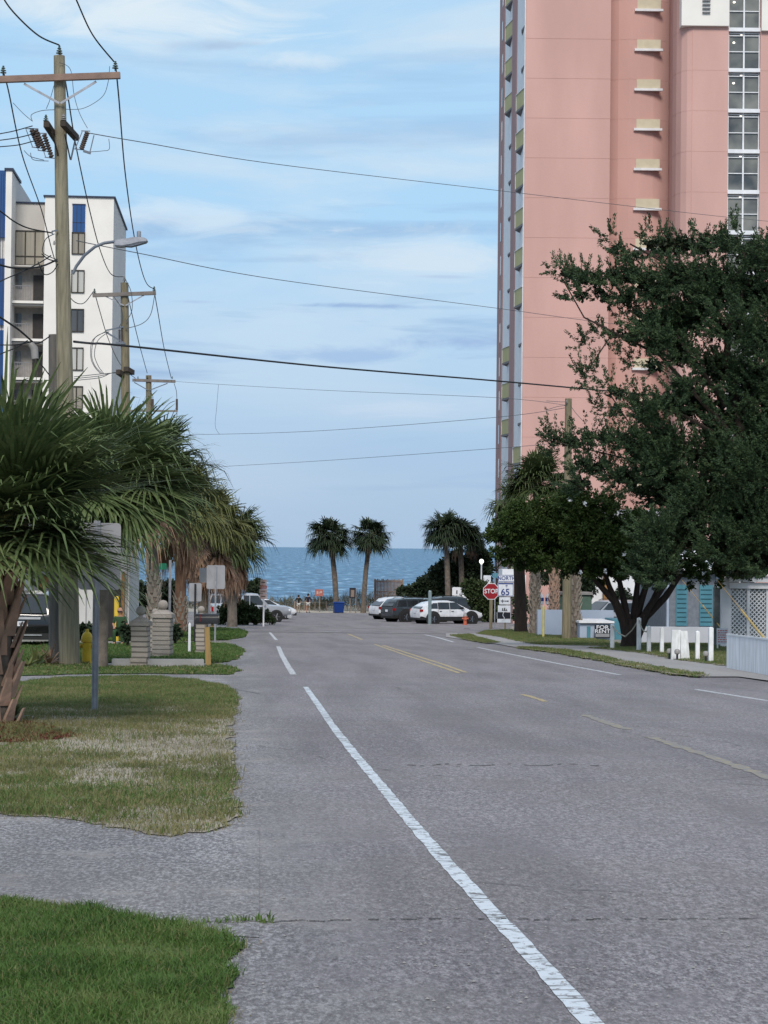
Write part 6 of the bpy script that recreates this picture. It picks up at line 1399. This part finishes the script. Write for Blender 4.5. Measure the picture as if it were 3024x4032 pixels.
car(B(z6(800,0)[0],106), R(200), 'psilver', 'silver car glimpsed beside the green cabinet behind the wall', 'suv', 4.6, 1.85, 1.7, 'rims', False)
# bike rack on grey-green car: cargo bars
# ------------------------------------------------------------------ PEOPLE
def skin_mesh(name, joints, edges, m, parent, root=0, sub=2):
    me = bpy.data.meshes.new(name); me.from_pydata([j[0] for j in joints], edges, [])
    o = bpy.data.objects.new(name, me); link(o)
    md = o.modifiers.new('Skin', 'SKIN'); md.use_smooth_shade = True
    for i, j in enumerate(joints):
        r_ = j[1]; me.skin_vertices[0].data[i].radius = (r_, r_) if not isinstance(r_, tuple) else r_
        me.skin_vertices[0].data[i].use_root = (i == root)
    sm = o.modifiers.new('Sub', 'SUBSURF'); sm.levels = sub; sm.render_levels = sub
    bpy.context.view_layer.update()
    me2 = bpy.data.meshes.new_from_object(o.evaluated_get(bpy.context.evaluated_depsgraph_get())); bpy.data.objects.remove(o)
    me2.materials.clear(); o2 = mesh_obj(name, me2, m, parent, True); return o2
def person(loc, rz, label, shirt, shorts, h=1.7, elbow=.25, sit=False, hair='hair', hatm=None):
    o = thing('person', label, 'person', loc, rz); s = h/1.7
    e = elbow
    if not sit:
        J = [((0,0,.93),.13),((0,0,1.1),.12),((0,.0,1.3),.14),((0,0,1.44),.06),((0,-.01,1.5),.055),((0,-.01,1.58),.088),((0,-.01,1.66),.075),
             ((.09,0,.86),.085),((.11,.0,.48),.055),((.12,.02,.1),.038),((.12,-.1,.04),.035),((-.09,0,.86),.085),((-.11,-.03,.48),.055),((-.12,.02,.1),.038),((-.12,-.1,.04),.035),
             ((.17,0,1.38),.055),((.2+e*.3,-.02,1.13),.042),((.16+e*.1,-.18,.98),.032),((.14,-.26,.97),.03),((-.17,0,1.38),.055),((-.2-e*.3,-.02,1.13),.042),((-.16-e*.1,-.18,.98),.032),((-.14,-.26,.97),.03)]
    else:
        J = [((0,0,.5),.14),((0,0,.68),.13),((0,0,.9),.14),((0,0,1.02),.06),((0,-.02,1.08),.055),((0,-.02,1.17),.095),((0,-.02,1.25),.08),
             ((.1,-.05,.48),.085),((.14,-.45,.5),.06),((.14,-.42,.1),.042),((.14,-.52,.04),.035),((-.1,-.05,.48),.085),((-.14,-.45,.5),.06),((-.14,-.42,.1),.042),((-.14,-.52,.04),.035),
             ((.17,0,.96),.055),((.24,-.05,.74),.042),((.18,-.26,.66),.033),((.15,-.34,.62),.03),((-.17,0,.96),.055),((-.24,-.05,.74),.042),((-.18,-.26,.66),.033),((-.15,-.34,.62),.03)]
    J = [((a*s,b*s,c*s), r_*s) for (a,b,c), r_ in J]
    E = [(0,1),(1,2),(2,3),(3,4),(4,5),(5,6),(0,7),(7,8),(8,9),(9,10),(0,11),(11,12),(12,13),(13,14),(2,15),(15,16),(16,17),(17,18),(2,19),(19,20),(20,21),(21,22)]
    nb = len(J)
    for (w, sgn) in ((18,1),(22,-1)):       # fingers
        wx, wy, wz = J[w][0]
        for k in range(5):
            dx = (-.03+.015*k)*s; L = (.07,.08,.085,.075,.05)[k]*s
            J.append(((wx+dx,wy-L*.6,wz-.01*s),.009*s)); J.append(((wx+dx,wy-L,wz-.03*s),.008*s)); E.append((w,len(J)-2)); E.append((len(J)-2,len(J)-1))
    skin_mesh('body', J, E, M['skin'], o)
    k = 1.17
    idx = [1,2,3,15,16,19,20]; js = [(J[1][0],J[1][1]*1.22),(J[2][0],J[2][1]*k),(tuple(np.array(J[3][0])-np.array((0,0,.03))),J[3][1]*1.15),(J[15][0],J[15][1]*1.3),(J[16][0],J[16][1]*1.3),(J[19][0],J[19][1]*1.3),(J[20][0],J[20][1]*1.3),(J[0][0],J[0][1]*1.12)]
    skin_mesh('shirt', js, [(0,1),(1,2),(1,3),(3,4),(1,5),(5,6),(0,7)], M[shirt], o)
    mid = lambda a, b: tuple((np.array(J[a][0])*.35+np.array(J[b][0])*.65))
    if sit:
        js = [(J[0][0],J[0][1]*1.18)]+[(J[q][0],J[q][1]*1.22) for q in (7,8,9,11,12,13)]
        skin_mesh('trousers', js, [(0,1),(1,2),(2,3),(0,4),(4,5),(5,6)], M[shorts], o)
    js = [(J[0][0],J[0][1]*1.18),(J[7][0],J[7][1]*1.22),(mid(7,8),.085*s),(J[11][0],J[11][1]*1.22),(mid(11,12),.085*s)]
    skin_mesh('shorts', js, [(0,1),(1,2),(0,3),(3,4)], M[shorts], o)
    hz = J[6][0]; hd = J[5][0]
    part('hair', MB().ball((hd[0],hd[1]+.02*s,hd[2]+.035*s), .108*s, 14, 1.05), M[hair], o, True)
    for sg in (-1, 1): part('shoe', MB().ball((J[10][0][0]*sg,J[10][0][1]+.04,.04), .06*s, 10, .7), M['clothk'], o, True)
    if sit: 
        part('sunglasses', MB().box(-.075,.075,hd[1]-.115*s,hd[1]-.095*s,hd[2]+.0,hd[2]+.03), M['ink'], o)
    part('nose', MB().ball((0,hd[1]-.095*s,hd[2]-.01), .018*s, 8), M['skin'], o, True)
    return o
person(B(1175,186.5), R(190), 'person in a black top and pale shorts, left of the pair at the beach', 'clothk', 'clothw', 1.62, .5)
person(B(1213,186.0), R(172), 'taller person in a navy top and white shorts, right of the pair', 'clothd', 'clothw', 1.75, .2)
pp = B(474,67.5); person(pp, R(-5), 'person with sunglasses and a dark green shirt sitting on the left lawn', 'clothg', 'clothg', 1.6, .2, True, 'skin')
ch = thing('garden_stool', 'small dark stool under the seated person on the left lawn', 'stool', pp)
part('seat', MB().box(-.2,.2,-.18,.2,.3,.35), M['door'], ch, bev=.01)
for sx in (-.16,.16):
    for sy in (-.14,.16): part('leg', MB().box(sx-.02,sx+.02,sy-.02,sy+.02,0,.299), M['door'], ch)

# ------------------------------------------------------------------ small debris on the ground: pebbles
mb = MB()
for _ in range(420):
    px, py = random.uniform(900,3000), random.uniform(2950,4000)
    p = G(px, py); r_ = random.uniform(.003,.009); mb.add([(p.x-r_,p.y-r_,p.z+.012),(p.x+r_,p.y-r_*.6,p.z+.012),(p.x+r_*.7,p.y+r_,p.z+.012),(p.x-r_*.6,p.y+r_,p.z+.012),(p.x,p.y,p.z+.012+r_*.8)], [(0,1,4),(1,2,4),(2,3,4),(3,0,4)])
o = part('loose_pebbles', mb, M['insulg']); o['kind'] = 'stuff'

# ------------------------------------------------------------------ LIGHT, SKY
SUN_EL, SUN_AZ = R(41), R(186)      # behind the camera, from the left
w = bpy.data.worlds.new('World'); scene.world = w; w.use_nodes = True
n, l = w.node_tree.nodes, w.node_tree.links; bg = n['Background']
sky = n.new('ShaderNodeTexSky'); sky.sky_type = 'NISHITA'; sky.sun_disc = False; sky.sun_elevation = SUN_EL; sky.sun_rotation = SUN_AZ
sky.air_density = 1.2; sky.dust_density = .6; sky.ozone_density = 1.5
tc = n.new('ShaderNodeTexCoord'); sep = n.new('ShaderNodeSeparateXYZ'); l.new(tc.outputs['Generated'], sep.inputs[0])
def mul(a, k):
    x = n.new('ShaderNodeMath'); x.operation = 'MULTIPLY'; l.new(a, x.inputs[0]); x.inputs[1].default_value = k; return x.outputs[0]
def ramp(f, stops):
    c = n.new('ShaderNodeValToRGB'); e = c.color_ramp.elements
    e[0].position, e[0].color = stops[0][0], (*stops[0][1], 1); e[1].position, e[1].color = stops[-1][0], (*stops[-1][1], 1)
    for p, co in stops[1:-1]: q = e.new(p); q.color = (*co, 1)
    l.new(f, c.inputs['Fac']); return c.outputs[0]
def mix(f, a, b):
    x = n.new('ShaderNodeMix'); x.data_type = 'RGBA'
    for i, s in ((0,f),(6,a),(7,b)):
        if hasattr(s, 'is_linked'): l.new(s, x.inputs[i])
        elif isinstance(s, float): x.inputs[i].default_value = s
        else: x.inputs[i].default_value = (*s, 1)
    return x.outputs[2]
def noise(scale, mp, det=6, r=.6, dist=0):
    m_ = n.new('ShaderNodeMapping'); m_.inputs['Scale'].default_value = mp; m_.inputs['Location'].default_value = (3.1,1.7,.4); l.new(tc.outputs['Generated'], m_.inputs[0])
    x = n.new('ShaderNodeTexNoise'); x.inputs['Scale'].default_value = scale; x.inputs['Detail'].default_value = det; x.inputs['Roughness'].default_value = r; x.inputs['Distortion'].default_value = dist
    l.new(m_.outputs[0], x.inputs['Vector']); return x.outputs['Fac']
S = .91/.12
def sc3(*c): return tuple(v*S for v in c)
EXPO = 0.15
grad = ramp(mul(sep.outputs[2], 2.0), [(0, sc3(.27,.46,.74)), (.10, sc3(.255,.455,.76)), (.2, sc3(.31,.55,.85)), (.32, sc3(.36,.64,.93)), (.5, sc3(.40,.68,.95)), (1, sc3(.62,.78,1.0))])
base_ = mix(.85, sky.outputs[0], grad)
cl = ramp(noise(1.0, (2.2,2.2,13), 7, .58, .6), [(.45, (0,0,0)), (.64, (.9,.9,.9))])
hi = ramp(mul(sep.outputs[2], 2.0), [(0,(.1,)*3),(.15,(.35,)*3),(.35,(.8,)*3),(.52,(1,)*3)])
mm = n.new('ShaderNodeMix'); mm.data_type = 'RGBA'; mm.blend_type = 'MULTIPLY'; mm.inputs[0].default_value = 1; l.new(cl, mm.inputs[6]); l.new(hi, mm.inputs[7])
col = mix(mm.outputs[2], mix(.12, base_, sc3(.72,.8,.86)), sc3(.70,.80,.88))
st = ramp(noise(1.3, (3,3,30), 6, .55, .3), [(.53, (0,0,0)), (.63, (.7,.7,.7))])
st2 = ramp(mul(sep.outputs[2], 2.0), [(0,(0,)*3),(.08,(.5,)*3),(.2,(1,)*3),(.34,(.5,)*3),(.5,(.25,)*3)])
m2 = n.new('ShaderNodeMix'); m2.data_type = 'RGBA'; m2.blend_type = 'MULTIPLY'; m2.inputs[0].default_value = 1; l.new(st, m2.inputs[6]); l.new(st2, m2.inputs[7])
col = mix(m2.outputs[2], col, sc3(.25,.40,.66))
def M_(op, a, b=None, c=None):
    x = n.new('ShaderNodeMath'); x.operation = op
    for i, v in enumerate((a, b, c)):
        if v is None: continue
        if hasattr(v, 'is_linked'): l.new(v, x.inputs[i])
        else: x.inputs[i].default_value = v
    return x.outputs[0]
az_ = M_('DIVIDE', sep.outputs[0], sep.outputs[1]); el_ = M_('DIVIDE', sep.outputs[2], sep.outputs[1])
nzc = noise(1.0, (14,14,60), 7, .62, .8)
for (x, y, hx, hy, c_, am) in ((300,30,420,85,(.78,.87,.93),.75),(930,560,330,75,(.74,.83,.9),.55),(470,470,300,60,(.72,.83,.92),.6),(880,880,260,40,(.62,.73,.86),.5),(640,130,160,30,(.74,.84,.92),.6),(460,100,120,20,(.42,.56,.76),.85),(800,661,300,9,(.3,.45,.72),.8),(1010,740,170,24,(.32,.47,.74),.8),(520,694,90,9,(.34,.5,.76),.7),(960,598,110,7,(.42,.56,.78),.6),(700,770,420,26,(.3,.47,.76),.6),(420,652,90,6,(.4,.54,.78),.7)):
    r3 = ray(*d(x, y)); a0, e0 = r3.x/r3.y, r3.z/r3.y
    dx = M_('MULTIPLY', M_('SUBTRACT', az_, a0), F_/(hx*K)); dz = M_('MULTIPLY', M_('SUBTRACT', el_, e0), F_/(hy*K))
    rr2 = M_('SQRT', M_('ADD', M_('MULTIPLY', dx, dx), M_('MULTIPLY', dz, dz)))
    v = M_('ADD', M_('SUBTRACT', 1.0, rr2), M_('MULTIPLY', M_('SUBTRACT', nzc, .5), 3.2))
    ms = n.new('ShaderNodeMapRange'); ms.interpolation_type = 'SMOOTHSTEP'; ms.inputs[1].default_value = .1; ms.inputs[2].default_value = 1.1; ms.inputs[4].default_value = am; l.new(v, ms.inputs[0])
    front = M_('GREATER_THAN', sep.outputs[1], 0.0)
    col = mix(M_('MULTIPLY', ms.outputs[0], front), col, sc3(*c_))
l.new(col, bg.inputs['Color']); bg.inputs['Strength'].default_value = .12
sd = bpy.data.lights.new('sun', 'SUN'); sd.energy = 2.7; sd.angle = R(20); sd.color = (1,.93,.85)
so = bpy.data.objects.new('sun', sd); link(so)
# sun_rotation in the sky is measured clockwise from +Y
sdir = Vector((math.sin(SUN_AZ)*math.cos(SUN_EL), math.cos(SUN_AZ)*math.cos(SUN_EL), math.sin(SUN_EL)))
so.rotation_euler = sdir.to_track_quat('Z', 'Y').to_euler()
# ------------------------------------------------------------------ CAMERA, RENDER
cd = bpy.data.cameras.new('camera'); cam = bpy.data.objects.new('camera', cd); link(cam); scene.camera = cam
cd.sensor_fit = 'VERTICAL'; cd.sensor_height = 36; cd.lens = 36*F_/4032; cd.clip_end = 200000; cd.clip_start = .1
cam.matrix_world = Matrix(((RT.x,UP.x,-FW.x,0),(RT.y,UP.y,-FW.y,0),(RT.z,UP.z,-FW.z,ZC),(0,0,0,1)))
scene.render.engine = 'CYCLES'; scene.cycles.max_bounces = 5; scene.cycles.diffuse_bounces = 3; scene.cycles.transmission_bounces = 3; scene.render.resolution_x = 768; scene.render.resolution_y = 1024
vs = scene.view_settings; vs.view_transform = 'Standard'; vs.look = 'None'; vs.exposure = EXPO; vs.gamma = 1
